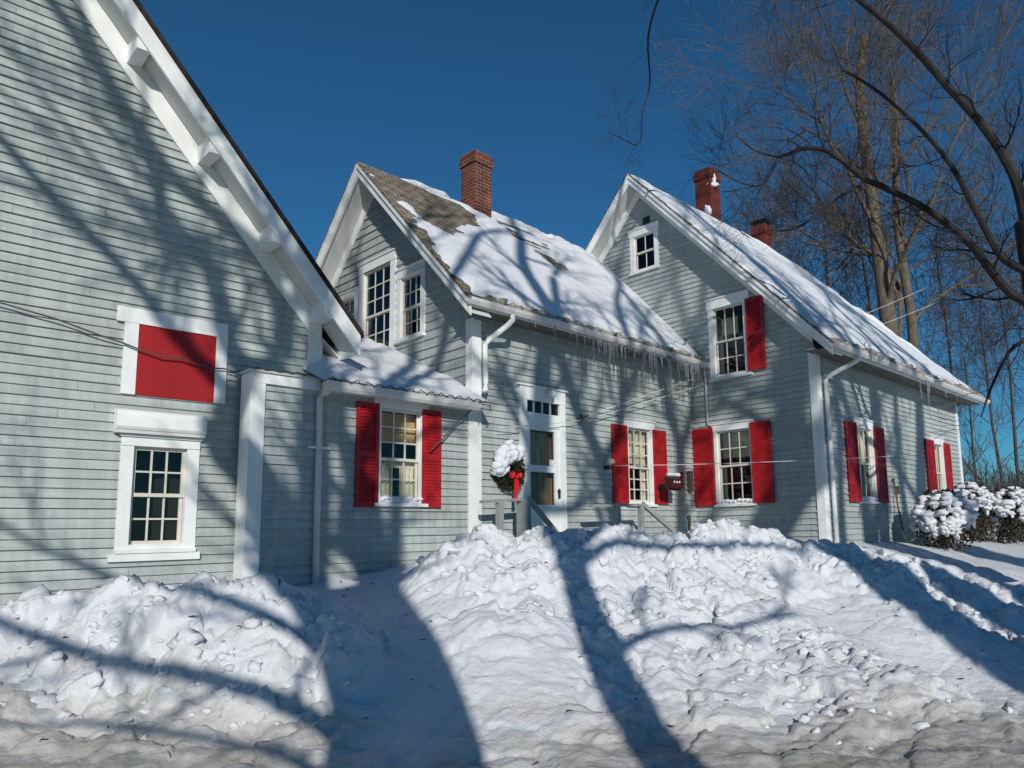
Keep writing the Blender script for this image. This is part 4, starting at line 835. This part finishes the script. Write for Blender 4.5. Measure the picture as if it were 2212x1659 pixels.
lp = thing('globe_lamp', B_(1.62, 0.05, 4.0), 'round white globe lamp above the white door', 'lamp')
mb = MB(); mb.lump(B_(1.60, 0.16, 3.98), 0.075, 1, 3, (1, 1, 1), 0.0); mb.build('globe', 'lamp', lp, smooth=True)
mb = MB(); mb.tube([B_(1.60, 0.05, 4.05), B_(1.60, 0.16, 4.07)], [0.045, 0.035], 10); mb.build('bracket', 'dull', lp)
lp = thing('wall_lamp', B_(3.13, 0.03, 2.8), 'small yellowed wall lamp left of the middle red shutter', 'lamp')
mb = MB(); mb.lump(B_(3.12, 0.15, 2.90), 0.075, 1, 2, (1.1, 1, 0.8), 0.1); mb.build('glass', 'yglass', lp, smooth=True)
mb = MB(); mb.box(B_, 3.08, 3.16, 0.02, 0.10, 2.76, 2.83); mb.build('bracket', 'black', lp)
mbx = thing('mailbox', B_(5.02, 0.05, 2.4), 'dark red mailbox with three pale marks on the wall by the middle window', 'mailbox')
MF = Fr(B_(4.50, 0.35, 0)[:2], B_.a, B_.o)
mb = MB(); mb.box(MF, 0.0, 0.36, 0.0, 0.16, 2.43, 2.60); mb.hexa([MF(-0.015, -0.01, 2.601), MF(0.375, -0.01, 2.601), MF(0.375, 0.19, 2.601), MF(-0.015, 0.19, 2.601), MF(0.0, 0.0, 2.67), MF(0.36, 0.0, 2.67), MF(0.36, 0.13, 2.64), MF(0.0, 0.13, 2.64)]); mb.build('box', 'dred', mbx)
mb = MB()
for i in range(3): mb.lump(MF(0.10 + i * 0.085, 0.162, 2.555), 0.021, i, 2, (1, 0.25, 1.1), 0.2)
mb.build('pale_marks', 'paper', mbx)
mb = MB(); mb.box(MF, -0.02, 0.40, 0.05, 0.11, 2.39, 2.43); mb.box(MF, 0.15, 0.20, -0.34, 0.05, 2.45, 2.50); mb.build('bracket', 'black', mbx)
mb = MB()
for i in range(7): mb.lump(MF(0.03 + i * 0.05, 0.09, 2.70), 0.055, i, 2, (1, 1.3, 0.8), 0.2)
tag(mb.build('mailbox_snow', 'snow', None, smooth=True, loc=MF(0.18, 0.08, 2.69)), 'rounded cap of snow on the mailbox', 'snow')
mb = MB(); mb.box(B_, 5.50, 5.57, 0.03, 0.06, 2.48, 2.80); mb.lump(B_(5.535, 0.05, 2.80), 0.035, 1, 2, (1, 0.4, 1), 0); tag(mb.build('red_thermometer', 'bow', None, loc=B_(5.53, 0.03, 2.5)), 'narrow red upright plaque on the wall right of the mailbox', 'plaque')
mb = MB(); mb.box(B_, 5.74, 5.84, 0.02, 0.12, 2.42, 2.82); mb.box(B_, 5.72, 5.86, 0.02, 0.14, 2.821, 2.85); tag(mb.build('meter_box', 'cord', None, loc=B_(5.92, 0.03, 2.5)), 'small brown box in the inner corner behind the red shutter', 'box')
mb = MB(); mb.lump(B_(5.72, 0.05, 1.86), 0.06, 1, 2, (0.7, 0.4, 1.2), 0.3); mb.tube([B_(5.73, 0.05, 1.82), B_(5.74, 0.05, 1.62)], 0.03, 8); tag(mb.build('pipe_outlet', 'cord', None, loc=B_(5.72, 0.03, 1.7)), 'small brown outlet low on the wall near the inner corner', 'outlet')
mb = MB(); mb.tube([B_(2.36, 0.03, 3.62), B_(2.36, 0.14, 3.64)], 0.02, 8); mb.tube([B_(2.36, 0.12, 3.58), B_(2.37, 0.12, 3.70)], 0.03, 8); mb.tube([B_(2.37, 0.14, 3.63), B_(2.52, 0.16, 3.70)], 0.014, 6)
tag(mb.build('wire_insulator', 'cord', None, loc=B_(2.36, 0.03, 3.62)), 'small dark wire insulator on the wall right of the door', 'insulator')

# wires and cords
def wire(name, pts, r, m, label, cat='wire'):
    mb_ = MB(); mb_.tube(pts, r, 6); o_ = mb_.build(name, m, None, smooth=True, loc=pts[0], uv=False); return tag(o_, label, cat)
def sag(a, b, s, n=24): 
    a = np.array(a); b = np.array(b); return [tuple(a + (b - a) * t + np.array([0, 0, -s * 4 * t * (1 - t)])) for t in np.linspace(0, 1, n)]
wire('overhead_wire', sag(B_(2.40, 0.14, 3.66), at(2000, 622, 27), 0.12), 0.008, 'wire', 'upper pale wire rising from the wall insulator past the right gable', 'wire')
wire('overhead_wire', sag(B_(2.42, 0.14, 3.60), at(2020, 655, 27), 0.14), 0.008, 'wire', 'lower pale wire rising from the wall insulator past the right gable', 'wire')
wire('overhead_wire', sag(B_(2.36, 0.14, 3.6), B_(0.35, 0.2, 3.28), 0.02), 0.006, 'wire', 'pale wire running left from the insulator over the white door', 'wire')
wire('overhead_wire', sag(B_(3.25, 0.12, 2.83), at(1930, 985, 13.2), 0.03), 0.005, 'wire', 'thin low wire crossing the red shutters of the ground floor windows', 'wire')
rc = random.Random(3)
pts = [N_(s, 0.08 + rc.uniform(0, 0.02), z + rc.uniform(-0.015, 0.015)) for s, z in ((-6.0, 4.05), (-5.4, 3.95), (-5.0, 3.86), (-4.8, 3.80), (-4.6, 3.76), (-4.4, 3.71), (-4.2, 3.72), (-4.0, 3.69), (-3.85, 3.64), (-3.7, 3.66), (-3.6, 3.66), (-3.5, 3.66))]
pts += [K_(s, 0.10, 3.66 + 0.012 * math.sin(s * 40)) for s in np.arange(-3.4, -2.7, 0.05)]
wire('light_cord', pts, 0.009, 'cord', 'dark twisted cord draped across the red board of the left house', 'cord')
pts = [K_(s, 0.36, 3.60 + 0.018 * math.sin(s * 38) + 0.008 * math.sin(s * 91)) for s in np.arange(-2.65, -0.15, 0.022)] + [K_(-0.1, 0.34, 3.60), K_(0.0, 0.3, 3.55), K_(0.03, 0.28, 3.48), K_(-0.02, 0.27, 3.50)]
wire('light_cord', pts, 0.008, 'cord', 'wavy dark cord running along the gutter of the low wing', 'cord')
pts = [K_(-0.22, 0.36, 3.60), K_(-0.30, 0.30, 3.50), K_(-0.34, 0.15, 3.40), K_(-0.45, 0.10, 3.30), K_(-0.62, 0.10, 3.12), K_(-0.75, 0.10, 2.98), K_(-0.95, 0.09, 2.80)]
wire('power_cord', pts, 0.010, 'cord', 'dark cord slanting down over the right red shutter of the low wing', 'cord')

# snow shovel against the long right wall
sv = thing('snow_shovel', C_(3.28, 0.1, 1.3), 'cream snow shovel standing against the wall right of the first long wall window', 'shovel')
mb = MB(); mb.tube([C_(3.30, 0.06, 2.62), C_(3.25, 0.14, 1.95), C_(3.20, 0.22, 1.45)], 0.018, 8); mb.tube([C_(3.24, 0.06, 2.63), C_(3.36, 0.06, 2.63)], 0.016, 8); mb.build('handle', 'wood', sv, smooth=True)
mb = MB(); g = []
for j in range(5):
    for i in range(9): u = i / 8 - 0.5; v = j / 4; g.append(C_(3.20 + u * 0.55, 0.22 + 0.10 * v + 0.12 * (u * u * 4) * 0.6, 1.46 - 0.34 * v + 0.10 * u * u * 4))
mb.add(g, [(j * 9 + i, j * 9 + i + 1, (j + 1) * 9 + i + 1, (j + 1) * 9 + i) for j in range(4) for i in range(8)]); mb.build('blade', 'blade', sv, smooth=True, fixn=False)
mb = MB(); mb.box(C_, 3.40, 3.50, 0.02, 0.12, 2.30, 2.48); tag(mb.build('outlet_box', 'cord', None, loc=C_(3.45, 0.05, 2.4)), 'small dark box on the long right wall above the shovel', 'box')

# =================================================================== SHRUBS
def shrub(px, py, Y, r, label, seed, lumps, cat='shrub'):
    c = at(px, py, Y); zb = float(ground_z(np.array([c[0]]), np.array([c[1]]))[0][0]); r2 = random.Random(seed)
    th_ = thing('snowy_shrub', (c[0], c[1], zb), label, cat, 'snow laden shrubs')
    mb_ = MB(); H = c[2] + r - zb
    for i in range(int(2300 * r)):
        a = r2.uniform(0, 6.283); u = r2.random() ** 0.5; ph = r2.uniform(0, 1); rad = r * u * math.sqrt(max(0, 1 - (ph * 1.05 - 0.25) ** 2)); leaf(mb_, (c[0] + rad * math.cos(a), c[1] + rad * math.sin(a), zb + H * ph), 0.07, r2)
    mb_.build('foliage', 'shrub', th_, fixn=False, uv=False)
    mb_ = MB()
    for i in range(26):
        a = r2.uniform(0, 6.283); k_ = r2.uniform(0.1, 0.8); mb_.tube([(c[0], c[1], zb - 0.1), (c[0] + r * 0.5 * k_ * math.cos(a), c[1] + r * 0.5 * k_ * math.sin(a), zb + H * 0.5), (c[0] + r * k_ * math.cos(a), c[1] + r * k_ * math.sin(a), zb + H * 0.95)], [0.02, 0.012, 0.005], 5)
    mb_.build('stems', 'bark2', th_, uv=False)
    mb_ = MB()
    for i in range(lumps):
        a = r2.uniform(math.pi * 0.95, math.pi * 2.05) if r2.random() < 0.7 else r2.uniform(0, 6.283); e = math.asin(r2.uniform(-0.6, 1)); l = r * r2.uniform(0.8, 1.02)
        q_ = (c[0] + l * math.cos(e) * math.cos(a), c[1] + l * math.cos(e) * math.sin(a), zb + H - r + l * math.sin(e)); s_ = r2.uniform(0.06, 0.17) * r * 1.15
        mb_.lump(q_, s_, i, 2, (r2.uniform(1.2, 2.0), 1.3, 0.75), 0.8); mb_.lump((q_[0] + r2.uniform(-1, 1) * s_, q_[1], q_[2] - s_ * 0.9), s_ * 0.7, i + 60, 2, (1, 1, 1.5), 0.9)
    tag(mb_.build('shrub_snow', 'snow', None, smooth=True, loc=(c[0], c[1], zb + H), uv=False), 'clumps of snow clinging to ' + label, 'snow')
shrub(2035, 1116, 15.5, 0.54, 'the round snow laden bush before the far red shuttered window', 1, 120)
shrub(2098, 1082, 17.5, 0.42, 'the smaller snowy bush behind the round one at the house corner', 2, 80)
shrub(2185, 1100, 17.5, 0.5, 'the snowy bush at the right edge beyond the house', 3, 80)

# =================================================================== TREES
def perp(d, r2):
    v = np.array([r2.gauss(0, 1), r2.gauss(0, 1), r2.gauss(0, 1)]); v -= d * np.dot(v, d); return v / (np.linalg.norm(v) + 1e-9)
def grow(mb_, p, d, L, r, dep, r2, up=0.12, spread=0.7, nchild=3, wig=0.22, minr=0.004, ratio=0.62, flat=None):
    n = 5 if dep > 1 else 4; pts = [np.array(p, float)]; d = unit(d); rad = [r]
    for i in range(n - 1):
        d = unit(d + perp(d, r2) * wig + np.array([0, 0, up * 0.5])); pts.append(pts[-1] + d * L / (n - 1)); rad.append(max(minr, r * (1 - 0.55 * (i + 1) / (n - 1))))
    mb_.tube(pts, rad, 7 if r > 0.06 else (5 if r > 0.02 else 3), cap=False)
    if dep <= 0: return
    for c in range(nchild + (1 if r2.random() < 0.4 else 0)):
        t = r2.uniform(0.3, 1.0); i = min(int(t * (n - 1)), n - 2); f = t * (n - 1) - i; q = pts[i] * (1 - f) + pts[i + 1] * f; rr_ = (rad[i] * (1 - f) + rad[i + 1] * f) * r2.uniform(0.5, 0.72)
        dd = unit(unit(pts[i + 1] - pts[i]) + perp(d, r2) * spread * r2.uniform(0.6, 1.4) + np.array([0, 0, up]))
        if flat is not None: dd[1] *= flat; dd = unit(dd)
        grow(mb_, q, dd, L * ratio * r2.uniform(0.8, 1.25), rr_, dep - 1, r2, up, spread, nchild, wig, minr, ratio, flat)
    grow(mb_, pts[-1], d, L * ratio * 1.05, rad[-1], dep - 1, r2, up, spread, nchild, wig, minr, ratio, flat)
def skel(mb_, pts, r0_, r1, n=8):
    "smooth limb through the points"
    P = [np.array(q, float) for q in pts]; out = []; 
    for i in range(len(P) - 1):
        a = P[max(i - 1, 0)]; b = P[i]; c = P[i + 1]; d = P[min(i + 2, len(P) - 1)]
        for t in np.linspace(0, 1, 5)[:-1]:
            out.append(0.5 * ((2 * b) + (-a + c) * t + (2 * a - 5 * b + 4 * c - d) * t * t + (-a + 3 * b - 3 * c + d) * t ** 3))
    out.append(P[-1]); m = len(out); rad = [r0_ + (r1 - r0_) * i / (m - 1) for i in range(m)]
    mb_.tube(out, rad, n, cap=False); return out, rad
def sprout(mb_, out, rad, r2, every=3, L=1.4, dep=2, start=2, up=0.1, spread=1.0, minr=0.004, scale=0.5, **kw):
    for i in range(start, len(out) - 1, every):
        d = unit(out[i + 1] - out[i]); dd = unit(d * 0.7 + perp(d, r2) * spread); grow(mb_, out[i], dd, L * r2.uniform(0.6, 1.2), max(rad[i] * scale, minr), dep, r2, up=up, minr=minr, **kw)

# --- big trees behind the photographer: they stand 6 m back and throw the branch shadows
YT = -6.0
P3 = lambda X, Z, dy=0.0: np.array([X - 0.231 * dy * -1 * 0, YT + dy, Z])
def caster(X0, trunk_pts, r0_, r1, limbs, seed, label, twL=1.5, twd=2, every=3):
    r2 = random.Random(seed)
    th_ = thing('maple_tree', (X0, YT, 0), label, 'tree', 'bare maples across the road')
    mb_ = MB(); skel(mb_, [(x, YT, z) for x, z in trunk_pts], r0_ * 1.05, r1 * 1.1, 12); mb_.build('trunk', 'bark', th_, smooth=True, uv=False)
    mb_ = MB()
    for pts_, ra, rb, tw in limbs:
        out, rad = skel(mb_, [(x, YT + 0.0 + 0.05 * i, z) for i, (x, z) in enumerate(pts_)], ra * 1.5, rb * 1.75, 8)
        if tw: sprout(mb_, out, rad, r2, every=every, L=twL * tw, dep=twd, start=4, up=0.12, spread=1.0, minr=0.010, scale=0.5)
        if tw: grow(mb_, out[-1], unit(out[-1] - out[-2]), 2.2 * tw, rad[-1], 3, r2, up=0.2, minr=0.006)
    mb_.build('branches', 'bark', th_, uv=False); return th_
LOWL = [([(1.2, 4.9), (0.5, 5.5), (-0.4, 5.85), (-1.4, 6.05), (-2.6, 6.5)], 0.07, 0.035, 0.5), ([(1.0, 5.9), (0.1, 6.5), (-0.9, 6.9), (-2.0, 7.3)], 0.055, 0.03, 0.5), ([(1.3, 4.4), (0.6, 5.0), (-0.2, 5.25), (-1.2, 5.4)], 0.035, 0.02, 0.4)]
caster(1.36, [(1.5, -0.2), (1.42, 2), (1.36, 4.2), (1.25, 5.6), (0.95, 6.6), (0.62, 7.5)], 0.62, 0.47, [
    ([(1.0, 6.2), (0.3, 7.0), (-0.22, 7.5), (-0.35, 8.32), (-0.76, 8.9), (-0.95, 9.0), (-1.02, 9.3), (-0.9, 9.62), (-0.81, 9.81), (-0.77, 10.2)], 0.20, 0.10, 0),
    ([(-0.77, 10.2), (-0.98, 10.48), (-1.09, 10.94), (-1.29, 11.34), (-1.67, 11.45), (-1.81, 12.0), (-2.3, 12.8)], 0.095, 0.04, 0.8),
    ([(-0.77, 10.2), (-0.43, 10.48), (-0.40, 11.05), (-0.51, 11.36), (-0.67, 11.69), (-1.08, 11.84), (-1.64, 12.03), (-1.94, 12.3), (-2.6, 13.0)], 0.11, 0.045, 0.8),
    ([(-0.81, 9.81), (-1.0, 9.88), (-1.38, 10.14), (-1.64, 10.32), (-1.91, 10.6), (-2.8, 11.2)], 0.08, 0.035, 0.7),
    ([(0.85, 6.2), (0.2, 7.2), (0.02, 7.83), (0.05, 8.53), (0.02, 9.81), (-0.02, 10.6), (0.0, 11.8), (0.2, 13.4)], 0.19, 0.07, 0.7),
    ([(1.0, 6.6), (0.85, 7.4), (0.72, 7.99), (0.45, 8.5), (0.49, 9.12), (0.34, 9.6), (0.16, 10.07)], 0.13, 0.06, 0.5),
    ([(1.1, 6.6), (1.0, 7.5), (0.89, 8.17), (0.76, 8.74), (0.58, 9.16), (0.55, 9.45), (0.9, 10.4), (1.2, 12.0), (1.1, 14)], 0.11, 0.05, 0.8),
    ([(1.2, 6.2), (1.12, 7.4), (1.07, 8.23), (1.06, 9.36), (0.96, 9.89), (1.5, 11.6), (2.0, 13.5), (2.4, 15.5)], 0.07, 0.05, 0.8)] + LOWL, 1,
    'broad bare maple with forking stems standing behind the photographer nearest the camera')
caster(3.2, [(3.2, -0.2), (3.22, 3), (3.24, 5.3), (3.3, 8.1)], 0.26, 0.19, [
    ([(3.3, 8.1), (3.3, 9.98), (3.41, 10.8), (3.46, 11.62), (3.52, 12.62), (3.58, 13.32), (3.3, 15), (3.5, 17)], 0.18, 0.07, 0.9),
    ([(3.3, 8.2), (3.9, 8.9), (4.7, 9.7), (5.02, 10.3), (4.95, 10.62), (4.7, 11.38), (4.24, 11.93), (3.95, 12.45), (3.77, 12.93), (3.73, 13.41), (3.9, 15)], 0.14, 0.06, 0.6),
    ([(4.72, 11.2), (4.81, 11.4), (5.16, 12.03), (5.29, 12.54), (5.33, 13.66), (5.5, 15.4), (6.0, 17)], 0.085, 0.05, 0.9),
    ([(5.31, 12.91), (5.7, 13.68), (5.78, 14.3), (6.3, 15.5)], 0.06, 0.03, 0.7),
    ([(3.25, 6.2), (3.8, 6.6), (4.4, 6.75), (5.1, 6.8), (5.9, 7.2)], 0.045, 0.02, 0.3), ([(3.3, 7.7), (3.85, 8.3), (4.5, 8.45), (5.2, 8.4), (6.1, 8.6), (7.0, 8.7)], 0.06, 0.03, 0.4)], 2,
    'slender bare maple with one tall stem behind the photographer')
caster(8.9, [(8.75, -0.2), (8.65, 3), (8.55, 6.3), (8.45, 8.7)], 0.85, 0.55, [
    ([(8.5, 8.6), (8.25, 9.8), (8.3, 10.62), (8.56, 11.35), (8.59, 12.15), (8.68, 13.01), (8.71, 13.92), (8.9, 15.5), (8.5, 17.5)], 0.23, 0.09, 1.0),
    ([(8.45, 8.4), (7.6, 9.3), (6.95, 10.1), (6.85, 10.8), (6.88, 12.55), (6.57, 13.18), (6.47, 13.81), (6.36, 14.24), (6.0, 16)], 0.15, 0.05, 0.6),
    ([(6.88, 12.45), (7.1, 13.0), (7.29, 13.54), (7.42, 14.65), (7.6, 16.5)], 0.085, 0.04, 0.9),
    ([(8.59, 12.15), (8.19, 12.99), (7.81, 13.56), (7.4, 15.0), (7.1, 16.8)], 0.07, 0.03, 0.9),
    ([(8.56, 11.35), (8.86, 11.61), (8.98, 11.98), (9.6, 13), (10.2, 15)], 0.07, 0.04, 0.9)], 3,
    'tall bare maple to the right rear of the photographer')
caster(10.0, [(10.2, -0.2), (10.1, 3), (10.0, 6.3), (9.8, 8.8)], 0.62, 0.45, [([(9.8, 8.6), (9.6, 10.5), (9.75, 12.5), (9.6, 15)], 0.12, 0.05, 0.9)], 6,
    'thickest bare maple in the right half of the row behind the photographer')
caster(11.2, [(11.3, -0.2), (11.2, 4), (10.95, 8.5)], 0.45, 0.3, [
    ([(10.9, 8.3), (10.6, 10.0), (10.56, 10.73), (10.38, 12.07), (10.14, 12.91), (9.71, 13.65), (9.3, 15.5)], 0.14, 0.06, 1.0),
    ([(11.0, 8.4), (10.9, 9.8), (10.96, 10.87), (11.3, 11.87), (11.47, 13.67), (11.3, 14.5), (11.5, 17)], 0.14, 0.06, 1.0)], 4,
    'bare maple behind the photographer second from the right end of the row')
caster(13.4, [(13.5, -0.2), (13.4, 5), (13.3, 9.5)], 0.5, 0.35, [
    ([(13.3, 9.3), (13.34, 12.25), (13.65, 14.62), (13.47, 16.5)], 0.25, 0.1, 1.1), ([(13.2, 9.3), (12.6, 11), (12.3, 13), (12.5, 16)], 0.15, 0.06, 1.1)], 5,
    'stout bare maple at the right end of the row behind the photographer')

# --- overhanging limb in front, upper right
ov = thing('overhanging_tree', at(2290, 1150, 11.5), 'dark bare tree just beyond the right edge whose limbs arch over the right roof', 'tree')
r2 = random.Random(21); A_ = lambda px, py, Y=11.5: at(px, py, Y)
mb = MB(); skel(mb, [A_(2290, 1190), A_(2275, 1000), A_(2262, 800), A_(2240, 640), A_(2215, 480)], 0.24, 0.17, 12); mb.build('trunk', 'darkbark', ov, smooth=True, uv=False)
mb = MB()
lims = [([(2230, 660), (2180, 630), (2137, 580), (2102, 533), (2055, 491), (1997, 449), (1915, 407), (1864, 384), (1798, 332), (1745, 320), (1700, 334), (1679, 339)], 0.075, 0.028),
        ([(1864, 384), (1857, 400), (1810, 428), (1747, 477), (1705, 497), (1640, 497)], 0.03, 0.010), ([(1679, 339), (1630, 325), (1590, 292)], 0.018, 0.008),
        ([(1679, 339), (1665, 375), (1645, 400), (1600, 395), (1550, 368)], 0.020, 0.007), ([(1645, 400), (1620, 405), (1560, 415)], 0.012, 0.006),
        ([(2225, 590), (2170, 560), (2137, 510), (2100, 440), (2055, 358), (1990, 280), (1900, 200), (1820, 150)], 0.07, 0.02),
        ([(2215, 480), (2190, 380), (2130, 280), (2050, 190), (1960, 90), (1880, 20), (1800, -40)], 0.09, 0.035),
        ([(1880, 20), (1780, -60), (1640, -120), (1500, -100), (1430, -20, 18), (1400, 80, 22), (1404, 180, 24), (1388, 240, 24), (1386, 285, 24), (1383, 302, 24), (1372, 313, 24), (1350, 303, 24), (1336, 295, 24), (1312, 287, 24)], 0.045, 0.014),
        ([(2240, 640), (2225, 720), (2180, 760), (2140, 840), (2120, 900)], 0.05, 0.01)]
for i, (pl, ra, rb) in enumerate(lims):
    out, rad = skel(mb, [A_(*q_) for q_ in pl], ra, rb, 8)
    if i in (0, 1, 3, 5, 6, 7, 8): sprout(mb, out, rad, r2, every=2 if i < 6 else 3, L=0.85 if i != 7 else 1.0, dep=2, start=3, up=0.05, spread=1.1, minr=0.0028, scale=0.33, wig=0.3)
mb.build('branches', 'darkbark', ov, uv=False)

# --- background trees
def vase(px, py0, Y, H, r, label, seed, lean=(0, 0), nl=9, m='bark', trunk_frac=0.9, dep=3, L=0.34, fork=0.22, minr=0.008):
    c = at(px, py0, Y); r3 = random.Random(seed); th_ = thing('bare_tree', (c[0], c[1], 0.9), label, 'tree', 'bare trees behind the houses')
    top = np.array([c[0] + lean[0], c[1] + lean[1], H]); base = np.array([c[0], c[1], 0.9])
    P = [base + (top - base) * t + np.array([r3.uniform(-1, 1), r3.uniform(-1, 1), 0]) * 0.012 * H * (0 if t == 0 else 1) for t in (0, 0.2, 0.4, 0.6, 0.8, trunk_frac)]
    mb_ = MB(); out, rad = skel(mb_, P, r, r * 0.3, 10); mb_.build('trunk', m, th_, smooth=True, uv=False)
    mb_ = MB()
    for i in range(nl):
        t = fork + (0.92 - fork) * i / nl; k_ = min(int(t * len(out)), len(out) - 2); a = i * 2.4 + r3.uniform(-0.5, 0.5)
        d = unit(np.array([math.cos(a) * 0.62, math.sin(a) * 0.62, 1.0])); grow(mb_, out[k_], d, H * L * (1.1 - t * 0.6), rad[k_] * 0.36, dep, r3, up=0.07, spread=0.85, nchild=4, wig=0.26, minr=minr, ratio=0.6)
    mb_.build('branches', m, th_, uv=False); return th_
vase(1972, 1120, 27, 23, 0.42, 'large bare tree with a pale thick trunk rising behind the right roof', 31, lean=(-0.6, 0), nl=11, dep=4, fork=0.30, L=0.27, minr=0.006)
vase(2018, 1120, 27.5, 22, 0.26, 'slimmer bare tree close to the right of the large trunk', 32, lean=(-0.4, 0), nl=7, dep=3, fork=0.4, L=0.24, minr=0.006)
bgs = [(1700, 34, 17, 0.22, 'bare tree rising behind the short capped chimney'), (1820, 38, 20, 0.25, 'bare tree behind the middle of the right roof ridge'), (1905, 33, 17, 0.2, 'thin bare tree just left of the large trunk'),
       (2085, 30, 15, 0.13, 'bare tree behind the right end of the roof'), (2165, 40, 16, 0.16, 'bare tree past the house end near the snowy bushes'), (2215, 34, 15, 0.15, 'bare tree at the right edge in the middle distance'),
       (2120, 52, 15, 0.2, 'distant bare tree in the gap beside the house end'), (2330, 32, 20, 0.3, 'bare tree just outside the right edge')]
for i, (px, Y, H, r, lb) in enumerate(bgs): vase(px, 1130, Y, H, r * 0.62, lb, 40 + i, nl=8, m='bark2', dep=3, minr=0.008, L=0.26, fork=0.35)
for i, (px, Y, h, lb) in enumerate(((2095, 24, 2.6, 'low bare thicket just past the house corner'), (2160, 26, 3.2, 'low bare thicket behind the snowy bushes at the right edge'), (2125, 33, 4.2, 'taller bare thicket in the gap beyond the house end'), (2230, 30, 4.0, 'bare thicket outside the right edge'))):
    c = at(px, 1150, Y); rb_ = random.Random(80 + i); mb = MB()
    for k_ in range(16):
        a = rb_.uniform(0, 6.283); q = rb_.uniform(0, 1.3); grow(mb, (c[0] + q * math.cos(a), c[1] + q * math.sin(a), 0.9), (rb_.uniform(-0.5, 0.5), rb_.uniform(-0.5, 0.5), 1), h * rb_.uniform(0.3, 0.5), 0.03, 2, rb_, up=0.15, minr=0.007, nchild=4)
    tag(mb.build('bare_thicket', 'bark2', None, fixn=False, uv=False, loc=(c[0], c[1], 0.9)), lb, 'thicket', 'bare thickets beyond the house')
# far wood
mb = MB(); r4 = random.Random(9)
for i in range(70):
    x = r4.uniform(25, 150); y = r4.uniform(85, 120); h = r4.uniform(7, 12)
    mb.tube([(x, y, 0.5), (x, y, h * 0.8)], [0.2, 0.06], 4, cap=False)
    for j in range(5): grow(mb, (x, y, h * r4.uniform(0.15, 0.6)), (r4.uniform(-1, 1), r4.uniform(-1, 1), 1.2), h * 0.4, 0.09, 2, r4, minr=0.03)
tag(mb.build('far_wood', 'bark2', None, fixn=False, uv=False), 'far line of bare woods beyond the snowy field', 'wood', None, 'stuff')
print('objects', len(bpy.data.objects))
